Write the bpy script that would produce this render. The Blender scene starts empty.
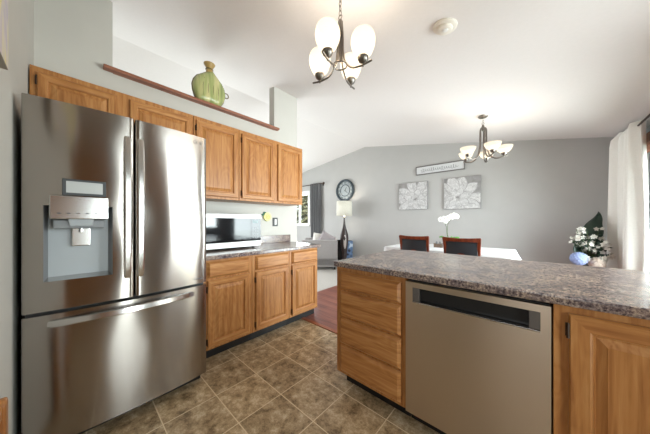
import bpy, bmesh, math, random
from mathutils import Vector, Matrix
random.seed(7)
S = bpy.context.scene
COL = S.collection
PI = math.pi

# ------------------------------------------------------------------ camera, world, lights, exposure
FPX, HOR, EYE = 228.0, 221.4, 1.21
TH = math.atan(207.7 / FPX)                       # yaw to the left of +Y
cam = bpy.data.cameras.new('camera')
cam.sensor_width = 36.0
cam.lens = FPX / 650.0 * 36.0
cam.shift_y = (HOR - 217.0) / 650.0
cam.clip_start = 0.05
co = bpy.data.objects.new('camera', cam)
co.location = (0, 0, EYE)
co.rotation_euler = (PI / 2, 0, TH)
COL.objects.link(co)
S.camera = co

W = bpy.data.worlds.new('overcast_sky')
S.world = W
W.use_nodes = True
bgn = W.node_tree.nodes['Background']
bgn.inputs[0].default_value = (0.90, 0.96, 1.0, 1)
bgn.inputs[1].default_value = 1.6


def area(name, loc, rot, sx, sy, power, col=(1, 1, 1), spread=PI):
    l = bpy.data.lights.new(name, 'AREA')
    l.shape = 'RECTANGLE'
    l.size, l.size_y = sx, sy
    l.energy = power
    l.color = col
    l.spread = spread
    o = bpy.data.objects.new(name, l)
    o.location = loc
    o.rotation_euler = rot
    COL.objects.link(o)
    return o


# daylight lamps just outside openings; all but patio door and living window are added
area('daylight_patio_door', (1.26, 3.75, 1.10), (0, PI / 2, 0), 2.0, 2.2, 82, (0.95, 0.98, 1.0), 2.1)
area('added_side_door_light', (1.26, 0.53, 1.10), (0, PI / 2, 0), 1.9, 0.62, 10, (0.97, 0.99, 1.0), 2.1)  # added lamp at an unseen side door, makes a bright streak on the refrigerator
area('added_kitchen_window_light', (1.26, 1.96, 1.52), (0, PI / 2, 0), 0.95, 0.9, 25, (0.96, 0.985, 1.0), 2.4)  # added lamp at an unseen window, for the left cabinets and counter glare
area('added_rear_fill', (0.10, -2.16, 1.575), (PI / 2, 0, 0), 0.9, 1.05, 3, (1.0, 0.98, 0.95))  # added weak fill from behind the camera, no such window is seen
area('daylight_living_window', (-6.0, 5.5, 1.65), (-PI / 2, 0, 0), 1.1, 1.1, 30, (0.92, 0.97, 1.0))
area('added_living_fill', (-7.16, 2.2, 1.3), (0, -PI / 2, 0), 2.0, 3.4, 85, (0.90, 0.96, 1.0))  # added fill for the living room, no glazing seen on that wall

vs = S.view_settings
vs.view_transform = 'Standard'
vs.look = 'None'
vs.exposure = 1.08
vs.gamma = 1.0
vs.use_curve_mapping = False

# ------------------------------------------------------------------ materials
def newmat(name):
    m = bpy.data.materials.new(name)
    m.use_nodes = True
    nt = m.node_tree
    return m, nt, nt.nodes['Principled BSDF']


def s2l(c):
    return tuple(((v / 255) / 12.92 if v / 255 <= 0.04045 else ((v / 255 + 0.055) / 1.055) ** 2.4) for v in c) + (1,)


def nd(nt, t, **kw):
    n = nt.nodes.new(t)
    for k, v in kw.items():
        if hasattr(n, k):
            setattr(n, k, v)
        else:
            n.inputs[k].default_value = v
    return n


def ramp(nt, fac, stops):
    r = nt.nodes.new('ShaderNodeValToRGB')
    el = r.color_ramp.elements
    while len(el) < len(stops):
        el.new(0.5)
    for e, (p, c) in zip(el, stops):
        e.position = p
        e.color = c
    nt.links.new(fac, r.inputs[0])
    return r


def plain(name, rgb, rough=0.5, metal=0.0, noise=0.0, nscale=30, bump=0.0, **kw):
    m, nt, b = newmat(name)
    c = s2l(rgb)
    b.inputs['Roughness'].default_value = rough
    b.inputs['Metallic'].default_value = metal
    for k, v in kw.items():
        b.inputs[k.replace('_', ' ')].default_value = v
    if noise or bump:
        tc = nt.nodes.new('ShaderNodeTexCoord')
        n = nd(nt, 'ShaderNodeTexNoise', Scale=nscale, Detail=4)
        nt.links.new(tc.outputs['Object'], n.inputs['Vector'])
        if noise:
            r = ramp(nt, n.outputs[0], [(0.3, tuple(v * (1 - noise) for v in c[:3]) + (1,)),
                                        (0.7, tuple(min(1, v * (1 + noise)) for v in c[:3]) + (1,))])
            nt.links.new(r.outputs[0], b.inputs['Base Color'])
        else:
            b.inputs['Base Color'].default_value = c
        if bump:
            bp = nd(nt, 'ShaderNodeBump', Strength=bump, Distance=0.01)
            nt.links.new(n.outputs[0], bp.inputs['Height'])
            nt.links.new(bp.outputs[0], b.inputs['Normal'])
    else:
        b.inputs['Base Color'].default_value = c
    return m


def wood(name, dark, mid, light, vertical=True, rough=0.38, fine=42, along=2.2):
    m, nt, b = newmat(name)
    tc = nt.nodes.new('ShaderNodeTexCoord')
    oi = nt.nodes.new('ShaderNodeObjectInfo')
    mul = nd(nt, 'ShaderNodeMath', operation='MULTIPLY')
    nt.links.new(oi.outputs['Random'], mul.inputs[0])
    mul.inputs[1].default_value = 23.0
    add = nd(nt, 'ShaderNodeVectorMath', operation='ADD')
    nt.links.new(tc.outputs['Object'], add.inputs[0])
    nt.links.new(mul.outputs[0], add.inputs[1])

    def mapped(a, c):
        mp = nt.nodes.new('ShaderNodeMapping')
        mp.inputs['Scale'].default_value = (c, c, a) if vertical else (a, a, c)
        nt.links.new(add.outputs[0], mp.inputs['Vector'])
        return mp
    n1 = nd(nt, 'ShaderNodeTexNoise', Scale=1.0, Detail=5, Roughness=0.6, Distortion=0.6)
    nt.links.new(mapped(along, fine).outputs[0], n1.inputs['Vector'])
    n2 = nd(nt, 'ShaderNodeTexNoise', Scale=1.0, Detail=2, Distortion=1.4)
    nt.links.new(mapped(1.3, 6.0).outputs[0], n2.inputs['Vector'])
    rings = nd(nt, 'ShaderNodeMath', operation='MULTIPLY')
    nt.links.new(n2.outputs[0], rings.inputs[0])
    rings.inputs[1].default_value = 16.0
    fr = nd(nt, 'ShaderNodeMath', operation='PINGPONG')
    nt.links.new(rings.outputs[0], fr.inputs[0])
    fr.inputs[1].default_value = 1.0
    mx = nd(nt, 'ShaderNodeMath', operation='MULTIPLY_ADD')
    nt.links.new(fr.outputs[0], mx.inputs[0])
    mx.inputs[1].default_value = 0.13
    nt.links.new(n1.outputs[0], mx.inputs[2])
    r = ramp(nt, mx.outputs[0], [(0.30, s2l(dark)), (0.55, s2l(mid)), (0.82, s2l(light))])
    nt.links.new(r.outputs[0], b.inputs['Base Color'])
    b.inputs['Roughness'].default_value = rough
    b.inputs['Specular IOR Level'].default_value = 0.4
    bp = nd(nt, 'ShaderNodeBump', Strength=0.08, Distance=0.004)
    nt.links.new(n1.outputs[0], bp.inputs['Height'])
    nt.links.new(bp.outputs[0], b.inputs['Normal'])
    return m


OAKC = ((138, 84, 42), (172, 116, 64), (192, 140, 86))
OAK_V = wood('oak_vertical_grain', *OAKC)
OAK_H = wood('oak_horizontal_grain', *OAKC, vertical=False)
CHERRY = wood('cherry_wood', (70, 26, 14), (104, 44, 24), (130, 62, 36), rough=0.3)
LEDGE_WOOD = wood('ledge_wood', (110, 64, 46), (142, 90, 68), (160, 108, 84), vertical=False)
WALNUT_DARK = plain('dark_carved_wood', (50, 38, 36), 0.35, noise=0.3, nscale=12)


def steel(name, rgb=(172, 166, 160), rough=0.2, aniso=0.95, wob=0.9, wscale=3.0, across=True):
    m, nt, b = newmat(name)
    b.inputs['Base Color'].default_value = s2l(rgb)
    b.inputs['Metallic'].default_value = 1.0
    b.inputs['Roughness'].default_value = rough
    b.inputs['Anisotropic'].default_value = aniso
    tg = nt.nodes.new('ShaderNodeTangent')
    tg.direction_type = 'RADIAL'
    tg.axis = 'Z'
    b.inputs['Anisotropic Rotation'].default_value = 0.25
    nt.links.new(tg.outputs[0], b.inputs['Tangent'])
    tc = nt.nodes.new('ShaderNodeTexCoord')
    mp = nt.nodes.new('ShaderNodeMapping')
    mp.inputs['Scale'].default_value = (wscale, wscale, wscale * 0.45)
    nt.links.new(tc.outputs['Object'], mp.inputs['Vector'])
    n = nd(nt, 'ShaderNodeTexNoise', Scale=1.0, Detail=1.0)
    nt.links.new(mp.outputs[0], n.inputs['Vector'])
    bp = nd(nt, 'ShaderNodeBump', Strength=wob, Distance=0.02)
    nt.links.new(n.outputs[0], bp.inputs['Height'])
    nt.links.new(bp.outputs[0], b.inputs['Normal'])
    return m


STEEL = steel('brushed_steel')
STEEL_DW = steel('dishwasher_steel', (200, 184, 164), 0.36, 0.8, 0.08)
STEEL_BRIGHT = steel('bright_steel', (205, 203, 200), 0.2, 0.4, 0.0)
NICKEL = plain('brushed_nickel', (128, 122, 116), 0.35, 1.0)
BRONZE = plain('dark_bronze', (70, 58, 50), 0.4, 0.9)
BLACK = plain('black_plastic', (16, 16, 17), 0.4)
BLACK_GLOSS = plain('black_glass', (10, 14, 18), 0.06)
CHARCOAL = plain('charcoal_metal', (58, 60, 62), 0.5)
GREY_PLASTIC = plain('grey_plastic', (120, 122, 124), 0.4)
PALE_PLASTIC = plain('pale_plastic', (160, 165, 168), 0.35)
SCREEN = plain('display_panel', (176, 178, 176), 0.3)
WHITE_PAINT = plain('white_paint', (226, 225, 222), 0.45)
PLASTER = plain('kitchen_wall_paint', (198, 195, 188), 0.85, noise=0.015, nscale=6, bump=0.05)
GREY_WALL = plain('grey_wall_paint', (176, 174, 172), 0.85, noise=0.015, nscale=5, bump=0.05)
CEILING = plain('ceiling_paint', (226, 221, 219), 0.9, noise=0.01, nscale=40, bump=0.05)
SIDING = plain('exterior_siding', (150, 148, 140), 0.8)


def tile_mat():
    m, nt, b = newmat('slate_look_tile')
    tc = nt.nodes.new('ShaderNodeTexCoord')
    mp = nt.nodes.new('ShaderNodeMapping')
    mp.inputs['Location'].default_value = (0.66 + 3.22, -1.283 + 3.09 + 0.002, 0)
    nt.links.new(tc.outputs['Object'], mp.inputs['Vector'])
    br = nt.nodes.new('ShaderNodeTexBrick')
    br.offset = 0.0
    br.squash = 1.0
    for k, v in (('Scale', 1.0), ('Mortar Size', 0.0032), ('Mortar Smooth', 0.1), ('Bias', 0.0), ('Brick Width', 0.322), ('Row Height', 0.309)):
        br.inputs[k].default_value = v
    br.inputs['Color1'].default_value = (0, 0, 0, 1)
    br.inputs['Color2'].default_value = (1, 1, 1, 1)
    nt.links.new(mp.outputs[0], br.inputs['Vector'])
    off = nd(nt, 'ShaderNodeVectorMath', operation='MULTIPLY_ADD')
    nt.links.new(br.outputs['Color'], off.inputs[0])
    off.inputs[1].default_value = (7, 5, 3)
    nt.links.new(tc.outputs['Object'], off.inputs[2])
    n = nd(nt, 'ShaderNodeTexNoise', Scale=13.0, Detail=12, Roughness=0.82, Distortion=0.15)
    nt.links.new(off.outputs[0], n.inputs['Vector'])
    r = ramp(nt, n.outputs[0], [(0.38, s2l((104, 84, 58))), (0.48, s2l((166, 141, 107))), (0.54, s2l((190, 165, 130))), (0.64, s2l((226, 210, 180)))])
    mixt = nd(nt, 'ShaderNodeMix', data_type='RGBA', blend_type='MULTIPLY')
    mixt.inputs[0].default_value = 0.22
    nt.links.new(r.outputs[0], mixt.inputs[6])
    nt.links.new(br.outputs['Color'], mixt.inputs[7])
    mix = nd(nt, 'ShaderNodeMix', data_type='RGBA')
    nt.links.new(br.outputs['Fac'], mix.inputs[0])
    nt.links.new(mixt.outputs[2], mix.inputs[6])
    mix.inputs[7].default_value = s2l((222, 204, 172))
    nt.links.new(mix.outputs[2], b.inputs['Base Color'])
    b.inputs['Roughness'].default_value = 0.42
    bp = nd(nt, 'ShaderNodeBump', Strength=0.25, Distance=0.004)
    nt.links.new(n.outputs[0], bp.inputs['Height'])
    nt.links.new(bp.outputs[0], b.inputs['Normal'])
    return m


def plank_mat():
    m, nt, b = newmat('cherry_plank_floor')
    tc = nt.nodes.new('ShaderNodeTexCoord')
    br = nt.nodes.new('ShaderNodeTexBrick')
    br.offset = 0.37
    for k, v in (('Scale', 1.0), ('Mortar Size', 0.0012), ('Brick Width', 0.9), ('Row Height', 0.09)):
        br.inputs[k].default_value = v
    br.inputs['Color1'].default_value = (0, 0, 0, 1)
    br.inputs['Color2'].default_value = (1, 1, 1, 1)
    nt.links.new(tc.outputs['Object'], br.inputs['Vector'])
    mp = nt.nodes.new('ShaderNodeMapping')
    mp.inputs['Scale'].default_value = (3, 45, 1)
    nt.links.new(tc.outputs['Object'], mp.inputs['Vector'])
    n = nd(nt, 'ShaderNodeTexNoise', Scale=1.0, Detail=4)
    nt.links.new(mp.outputs[0], n.inputs['Vector'])
    ad = nd(nt, 'ShaderNodeMath', operation='MULTIPLY_ADD')
    nt.links.new(br.outputs['Color'], ad.inputs[0])
    ad.inputs[1].default_value = 0.3
    nt.links.new(n.outputs[0], ad.inputs[2])
    r = ramp(nt, ad.outputs[0], [(0.35, s2l((92, 46, 36))), (0.6, s2l((128, 70, 56))), (0.9, s2l((156, 96, 78)))])
    nt.links.new(r.outputs[0], b.inputs['Base Color'])
    b.inputs['Roughness'].default_value = 0.3
    return m


def counter_mat():
    m, nt, b = newmat('granite_look_laminate')
    tc = nt.nodes.new('ShaderNodeTexCoord')
    n1 = nd(nt, 'ShaderNodeTexNoise', Scale=90.0, Detail=5, Roughness=0.7)
    n2 = nd(nt, 'ShaderNodeTexVoronoi', Scale=130.0)
    n3 = nd(nt, 'ShaderNodeTexNoise', Scale=14.0, Detail=3)
    for n in (n1, n2, n3):
        nt.links.new(tc.outputs['Object'], n.inputs['Vector'])
    r1 = ramp(nt, n1.outputs[0], [(0.38, s2l((62, 56, 64))), (0.47, s2l((134, 122, 124))), (0.55, s2l((178, 166, 158))), (0.64, s2l((220, 210, 202)))])
    r3 = ramp(nt, n3.outputs[0], [(0.35, s2l((170, 160, 164))), (0.65, s2l((236, 222, 206)))])
    mul = nd(nt, 'ShaderNodeMix', data_type='RGBA', blend_type='MULTIPLY')
    mul.inputs[0].default_value = 1.0
    nt.links.new(r1.outputs[0], mul.inputs[6])
    nt.links.new(r3.outputs[0], mul.inputs[7])
    nt.links.new(mul.outputs[2], b.inputs['Base Color'])
    b.inputs['Roughness'].default_value = 0.2
    b.inputs['Specular IOR Level'].default_value = 0.8
    return m


def glass_mat(name, tint=(0.93, 0.97, 0.97, 1)):
    m, nt, b = newmat(name)
    nt.nodes.remove(b)
    out = nt.nodes['Material Output']
    tr = nd(nt, 'ShaderNodeBsdfTransparent', Color=tint)
    gl = nd(nt, 'ShaderNodeBsdfGlossy', Roughness=0.02)
    lw = nd(nt, 'ShaderNodeLayerWeight', Blend=0.5)
    pw = nd(nt, 'ShaderNodeMath', operation='POWER')
    nt.links.new(lw.outputs['Facing'], pw.inputs[0])
    pw.inputs[1].default_value = 5.0
    fr = nd(nt, 'ShaderNodeMath', operation='MULTIPLY_ADD')
    nt.links.new(pw.outputs[0], fr.inputs[0])
    fr.inputs[1].default_value = 0.6
    fr.inputs[2].default_value = 0.04
    mx = nt.nodes.new('ShaderNodeMixShader')
    nt.links.new(fr.outputs[0], mx.inputs[0])
    nt.links.new(tr.outputs[0], mx.inputs[1])
    nt.links.new(gl.outputs[0], mx.inputs[2])
    nt.links.new(mx.outputs[0], out.inputs[0])
    return m


def glow_mat(name, rgb, strength, base=(240, 234, 224)):
    m, nt, b = newmat(name)
    b.inputs['Base Color'].default_value = s2l(base)
    b.inputs['Roughness'].default_value = 0.35
    b.inputs['Emission Color'].default_value = s2l(rgb)
    b.inputs['Emission Strength'].default_value = strength
    return m


def fabric(name, rgb, rough=0.95, sheen=0.2, noise=0.08, nscale=60):
    m = plain(name, rgb, rough, noise=noise, nscale=nscale, bump=0.15)
    m.node_tree.nodes['Principled BSDF'].inputs['Sheen Weight'].default_value = sheen
    return m


TILE = tile_mat()
PLANK = plank_mat()
CARPET = plain('pale_carpet', (196, 192, 186), 1.0, noise=0.12, nscale=160, bump=0.5)
COUNTER = counter_mat()
GLASS = glass_mat('window_glass')
def opal(name, rgb, strength):
    m, nt, b = newmat(name)
    nt.nodes.remove(b)
    out_ = nt.nodes['Material Output']
    tl = nd(nt, 'ShaderNodeBsdfTranslucent', Color=(.12, .115, .105, 1))
    df = nd(nt, 'ShaderNodeBsdfDiffuse', Color=(.30, .29, .27, 1))
    m1 = nt.nodes.new('ShaderNodeMixShader')
    m1.inputs[0].default_value = .45
    nt.links.new(tl.outputs[0], m1.inputs[1])
    nt.links.new(df.outputs[0], m1.inputs[2])
    tp = nd(nt, 'ShaderNodeBsdfTransparent', Color=(1, .96, .9, 1))
    m2 = nt.nodes.new('ShaderNodeMixShader')
    m2.inputs[0].default_value = .55
    nt.links.new(m1.outputs[0], m2.inputs[1])
    nt.links.new(tp.outputs[0], m2.inputs[2])
    em = nd(nt, 'ShaderNodeEmission', Color=s2l(rgb), Strength=strength)
    ad = nt.nodes.new('ShaderNodeAddShader')
    nt.links.new(m2.outputs[0], ad.inputs[0])
    nt.links.new(em.outputs[0], ad.inputs[1])
    nt.links.new(ad.outputs[0], out_.inputs[0])
    return m


SHADE_GLASS = opal('lit_opal_glass', (255, 240, 214), .24)
SHADE_GLASS_B = opal('lit_opal_bowl_glass', (255, 240, 214), .26)
LAMP_LINEN = fabric('pale_linen_shade', (224, 220, 206))
SOFA_F = fabric('pale_grey_upholstery', (156, 151, 150))
PILLOW_W = fabric('white_cushion_cloth', (226, 222, 216))
PILLOW_G = fabric('grey_cushion_cloth', (160, 152, 154))
CURT_G = fabric('grey_curtain_cloth', (108, 108, 110))
CURT_W = fabric('white_curtain_cloth', (232, 230, 224), noise=0.02)
CLOTH_W = fabric('white_tablecloth_cloth', (212, 212, 213), noise=0.03)
LEATHER = plain('dark_leather', (34, 38, 44), 0.4)
PETAL_W = plain('white_petal', (214, 210, 200), 0.6)
PETAL_B = plain('blue_petal', (150, 164, 206), 0.7)
PETAL_C = plain('cream_rose_petal', (228, 210, 196), 0.7)
LEAF = plain('dark_green_leaf', (40, 62, 50), 0.35, noise=0.25, nscale=8)
LEAF_B = plain('bright_green_leaf', (96, 150, 70), 0.4)
STEMG = plain('green_stem', (84, 104, 62), 0.6)
CERAMIC_W = plain('white_ceramic', (232, 230, 226), 0.2)


# ------------------------------------------------------------------ mesh builder
class MB:
    def __init__(s):
        s.v, s.f, s.m = [], [], []

    def add(s, vs_, fs, m=0):
        o = len(s.v)
        s.v += [tuple(p) for p in vs_]
        s.f += [tuple(o + i for i in f) for f in fs]
        s.m += [m] * len(fs)
        return s

    def box(s, x0, x1, y0, y1, z0, z1, m=0):
        vs_ = [(x, y, z) for z in (z0, z1) for y in (y0, y1) for x in (x0, x1)]
        return s.add(vs_, [(0, 2, 3, 1), (4, 5, 7, 6), (0, 1, 5, 4), (2, 6, 7, 3), (0, 4, 6, 2), (1, 3, 7, 5)], m)

    def loft(s, loops, m=0, cap=True, closed=True):
        n = len(loops[0])
        vs_ = [p for l in loops for p in l]
        fs = []
        for i in range(len(loops) - 1):
            for j in range(n if closed else n - 1):
                k = (j + 1) % n
                fs.append((i * n + j, i * n + k, (i + 1) * n + k, (i + 1) * n + j))
        if cap:
            fs.append(tuple(reversed(range(n))))
            fs.append(tuple((len(loops) - 1) * n + j for j in range(n)))
        return s.add(vs_, fs, m)

    def prism(s, pts, a, b, axis='y', m=0):
        """polygon in the two other axes, extruded from a to b along axis"""
        def P(p, t):
            return {'x': (t, p[0], p[1]), 'y': (p[0], t, p[1]), 'z': (p[0], p[1], t)}[axis]
        return s.loft([[P(p, a) for p in pts], [P(p, b) for p in pts]], m)

    def lathe(s, prof, c=(0, 0, 0), n=24, m=0, cap=True):
        loops = [[(c[0] + r * math.cos(2 * PI * k / n), c[1] + r * math.sin(2 * PI * k / n), c[2] + z) for k in range(n)] for r, z in prof]
        return s.loft(loops, m, cap)

    def tube(s, pts, rad, n=10, m=0, cap=True, flat=None):
        pts = [Vector(p) for p in pts]
        L = len(pts)
        if not isinstance(rad, (list, tuple)):
            rad = [rad] * L
        loops = []
        up = None
        for i, p in enumerate(pts):
            t = (pts[min(i + 1, L - 1)] - pts[max(i - 1, 0)]).normalized()
            if up is None:
                up = Vector((0, 0, 1)) if abs(t.z) < 0.9 else Vector((1, 0, 0))
            a = t.cross(up)
            if a.length < 1e-6:
                a = t.orthogonal()
            a.normalize()
            b = a.cross(t).normalized()
            up = b
            loops.append([tuple(p + a * math.cos(2 * PI * k / n) * rad[i] + b * math.sin(2 * PI * k / n) * rad[i]) for k in range(n)])
        return s.loft(loops, m, cap)

    def ring(s, c, R, r, axis='z', n=32, k=8, m=0):
        vs_, fs = [], []
        for i in range(n):
            a = 2 * PI * i / n
            for j in range(k):
                b = 2 * PI * j / k
                u, v, w = (R + r * math.cos(b)) * math.cos(a), (R + r * math.cos(b)) * math.sin(a), r * math.sin(b)
                p = {'z': (u, v, w), 'y': (u, w, v), 'x': (w, u, v)}[axis]
                vs_.append((c[0] + p[0], c[1] + p[1], c[2] + p[2]))
                fs.append((i * k + j, ((i + 1) % n) * k + j, ((i + 1) % n) * k + (j + 1) % k, i * k + (j + 1) % k))
        return s.add(vs_, fs, m)

    def ball(s, c, rx, ry=None, rz=None, n=14, k=9, m=0):
        ry = rx if ry is None else ry
        rz = rx if rz is None else rz
        loops = []
        for i in range(k):
            a = -PI / 2 + PI * (i + 0.02) / (k - 1 + 0.04)
            a = max(-PI / 2 + 0.03, min(PI / 2 - 0.03, a))
            loops.append([(c[0] + rx * math.cos(a) * math.cos(2 * PI * j / n), c[1] + ry * math.cos(a) * math.sin(2 * PI * j / n), c[2] + rz * math.sin(a)) for j in range(n)])
        return s.loft(loops, m)

    def sheet(s, fn, nu, nv, m=0):
        vs_ = [fn(i / nu, j / nv) for i in range(nu + 1) for j in range(nv + 1)]
        fs = [(i * (nv + 1) + j, (i + 1) * (nv + 1) + j, (i + 1) * (nv + 1) + j + 1, i * (nv + 1) + j + 1) for i in range(nu) for j in range(nv)]
        return s.add(vs_, fs, m)

    def build(s, name, mats, parent=None, smooth=None, bevel=0.0, solid=0.0, sub=0, local=False, org=None, segs=2):
        if parent is not None:
            o_ = Vector(ORG[parent.name])
        elif org is not None:
            o_ = Vector(org)
        else:
            xs, ys, zs = zip(*s.v)
            o_ = Vector(((min(xs) + max(xs)) / 2, (min(ys) + max(ys)) / 2, min(zs)))
        sh = Vector((0, 0, 0)) if local else o_
        me = bpy.data.meshes.new(name)
        me.from_pydata([tuple(Vector(p) - sh) for p in s.v], [], s.f)
        for m in (mats if isinstance(mats, (list, tuple)) else [mats]):
            me.materials.append(m)
        me.polygons.foreach_set('material_index', s.m)
        bm = bmesh.new()
        bm.from_mesh(me)
        bmesh.ops.recalc_face_normals(bm, faces=bm.faces)
        bm.to_mesh(me)
        bm.free()
        if smooth is not None:
            me.shade_smooth()
            me.set_sharp_from_angle(angle=math.radians(smooth))
        o = bpy.data.objects.new(name, me)
        COL.objects.link(o)
        if parent is not None:
            o.parent = parent
        else:
            o.location = o_
        ORG[o.name] = tuple(o_)
        if solid:
            md = o.modifiers.new('thickness', 'SOLIDIFY')
            md.thickness = solid
            md.offset = 0
        if bevel:
            md = o.modifiers.new('edge_bevel', 'BEVEL')
            md.width = bevel
            md.segments = segs
            md.limit_method = 'ANGLE'
            md.angle_limit = math.radians(35)
        if sub:
            md = o.modifiers.new('subdivision', 'SUBSURF')
            md.levels = md.render_levels = sub
        return o


ORG = {}


def tag(o, label=None, cat=None, group=None, kind=None):
    if label:
        o['label'] = label
    if cat:
        o['category'] = cat
    if group:
        o['group'] = group
    if kind:
        o['kind'] = kind
    return o


def thing(name, label, cat, loc, group=None, rz=0.0, rot=None):
    o = bpy.data.objects.new(name, None)
    o.empty_display_size = 0.1
    COL.objects.link(o)
    o.location = loc
    o.rotation_euler = rot if rot else (0, 0, rz)
    ORG[o.name] = tuple(loc)
    return tag(o, label, cat, group)


def struct(o):
    o['kind'] = 'structure'
    return o


def copy_thing(root, loc, label=None):
    r = root.copy()
    COL.objects.link(r)
    r.location = loc
    if label:
        r['label'] = label
    for ch in list(root.children):
        c = ch.copy()
        COL.objects.link(c)
        c.parent = r
        for g in list(ch.children):
            d = g.copy()
            COL.objects.link(d)
            d.parent = c
    return r


# ------------------------------------------------------------------ the setting
XR, ZR, MR, ML = -3.361, 3.227, 0.1847, 0.134
XW, YB, XL = 1.08, 5.30, -7.0


def zc(x):
    return ZR - MR * (x - XR) if x > XR else ZR - ML * (XR - x)


def ray(px, py):
    f = Vector((-math.sin(TH), math.cos(TH), 0))
    r = Vector((math.cos(TH), math.sin(TH), 0))
    return f + r * ((px - 325) / FPX) + Vector((0, 0, 1)) * ((HOR - py) / FPX)


struct(MB().box(-2.80, 1.20, -2.1, 1.925, -0.06, 0.0).build('floor', TILE, org=(0, 0, 0)))
struct(MB().box(-2.74, 1.20, 1.925, 5.42, -0.06, 0.0).build('floor_dining', PLANK, org=(0, 0, 0)))
m = MB()
m.box(-7.1, -2.80, -1.1, 1.925, -0.06, 0.0)
m.box(-7.1, -2.74, 1.925, 5.42, -0.06, 0.0)
struct(m.build('floor_living', CARPET, org=(0, 0, 0)))
struct(MB().box(-2.66, 1.0, 1.895, 1.950, 0.0, 0.007).build('trim_1', wood('threshold_oak', (120, 60, 36), (150, 84, 54), (166, 100, 66), vertical=False), bevel=0.003))

m = MB()
t_ = 0.12
pts = [(XL - .1, zc(XL - .1)), (XR, ZR), (XW + .1, zc(XW + .1)), (XW + .1, zc(XW + .1) + t_), (XR, ZR + t_), (XL - .1, zc(XL - .1) + t_)]
m.prism(pts, -2.1, YB + .12, 'y')
struct(m.build('ceiling', CEILING))

# far gable wall with the living-room window
WX0, WX1, WZ0, WZ1 = -6.60, -5.56, 1.09, 2.17
m = MB()
m.prism([(XL, 0), (WX0, 0), (WX0, zc(WX0)), (XL, zc(XL))], YB, YB + .12)
m.prism([(WX0, 0), (WX1, 0), (WX1, WZ0), (WX0, WZ0)], YB, YB + .12)
m.prism([(WX0, WZ1), (WX1, WZ1), (WX1, zc(WX1)), (WX0, zc(WX0))], YB, YB + .12)
m.prism([(WX1, 0), (XW, 0), (XW, zc(XW)), (XR, ZR), (WX1, zc(WX1))], YB, YB + .12)
struct(m.build('wall_back', GREY_WALL))

# partition behind the refrigerator and cabinets, with the open ledge
m = MB()
def slab(y0, y1, z0=0.0, z1=None):
    if z1 is None:
        m.prism([(-2.80, z0), (-2.68, z0), (-2.68, zc(-2.68)), (-2.80, zc(-2.80))], y0, y1)
    else:
        m.box(-2.80, -2.68, y0, y1, z0, z1)
slab(-0.32, 0.22)
slab(0.22, 1.885, 0.0, 2.485)
slab(1.885, 2.30)
struct(m.build('wall_left', PLASTER))
m = MB()
m.prism([(-2.68, 0), (-1.0, 0), (-1.0, zc(-1.0)), (-2.68, zc(-2.68))], -0.32, -0.20)
struct(m.build('wall_side', PLASTER))

# right wall with the patio door, plus an added side door and window
PD0, PD1, SD0, SD1 = 2.70, 4.86, 0.19, 0.87
m = MB()
def rw(y0, y1, z0, z1):
    m.prism([(XW, z0), (XW + .12, z0), (XW + .12, z1 if z1 else zc(XW + .12)), (XW, z1 if z1 else zc(XW))], y0, y1)
rw(-2.1, SD0, 0, None)
rw(SD0, SD1, 2.05, None)
KW0, KW1, KZ0, KZ1 = 1.50, 2.42, 1.02, 2.02
rw(SD1, KW0, 0, None)
rw(KW0, KW1, 0, KZ0)
rw(KW0, KW1, KZ1, None)
rw(KW1, PD0, 0, None)
rw(PD0, PD1, 2.06, None)
rw(PD1, YB + .12, 0, None)
struct(m.build('wall_right', GREY_WALL))
# rear wall with an opening added to let fill light in
m = MB()
RX0, RX1, RZ0, RZ1 = -.35, .55, 1.05, 2.10
m.prism([(-1.0, 0), (RX0, 0), (RX0, zc(RX0)), (-1.0, zc(-1.0))], -2.1, -1.98)
m.prism([(RX1, 0), (XW, 0), (XW, zc(XW)), (RX1, zc(RX1))], -2.1, -1.98)
m.prism([(RX0, RZ1), (RX1, RZ1), (RX1, zc(RX1)), (RX0, zc(RX0))], -2.1, -1.98)
m.prism([(RX0, 0), (RX1, 0), (RX1, RZ0), (RX0, RZ0)], -2.1, -1.98)
struct(m.build('wall_rear', PLASTER))
m = MB()
m.prism([(-1.0, 0), (-1.12, 0), (-1.12, zc(-1.12)), (-1.0, zc(-1.0))], -2.1, -0.32)
struct(m.build('wall_passage', PLASTER))
m = MB()
m.prism([(XL, 0), (-2.80, 0), (-2.80, zc(-2.80)), (XR, ZR), (XL, zc(XL))], -1.1, -0.98)
struct(m.build('wall_front', GREY_WALL))
m = MB()
for y0, y1, z0, z1 in ((-1.1, .45, 0, None), (.45, 3.95, 0, .3), (.45, 3.95, 2.35, None), (3.95, YB + .12, 0, None)):  # wide opening added for the living room fill lamp
    m.prism([(XL - .1, z0), (XL, z0), (XL, z1 if z1 else zc(XL)), (XL - .1, z1 if z1 else zc(XL - .1))], y0, y1)
struct(m.build('wall_far_left', GREY_WALL))

struct(MB().box(-4.9, XW, YB - .014, YB, 0.0, 0.09).build('baseboard_back', WHITE_PAINT, bevel=0.003))
struct(MB().box(-2.70, -2.665, 2.30, 2.314, 0.0, 0.09).box(-2.80, -2.70, 2.30, 2.314, 0, .09).build('baseboard_left', WHITE_PAINT))

# ledge cap over the half wall
m = MB()
m.box(-2.84, -2.676, 0.225, 1.88, 2.485, 2.515)
m.box(-2.676, -2.615, 0.16, 1.93, 2.487, 2.515)
struct(m.build('trim_2', LEDGE_WOOD, bevel=0.004))


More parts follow.
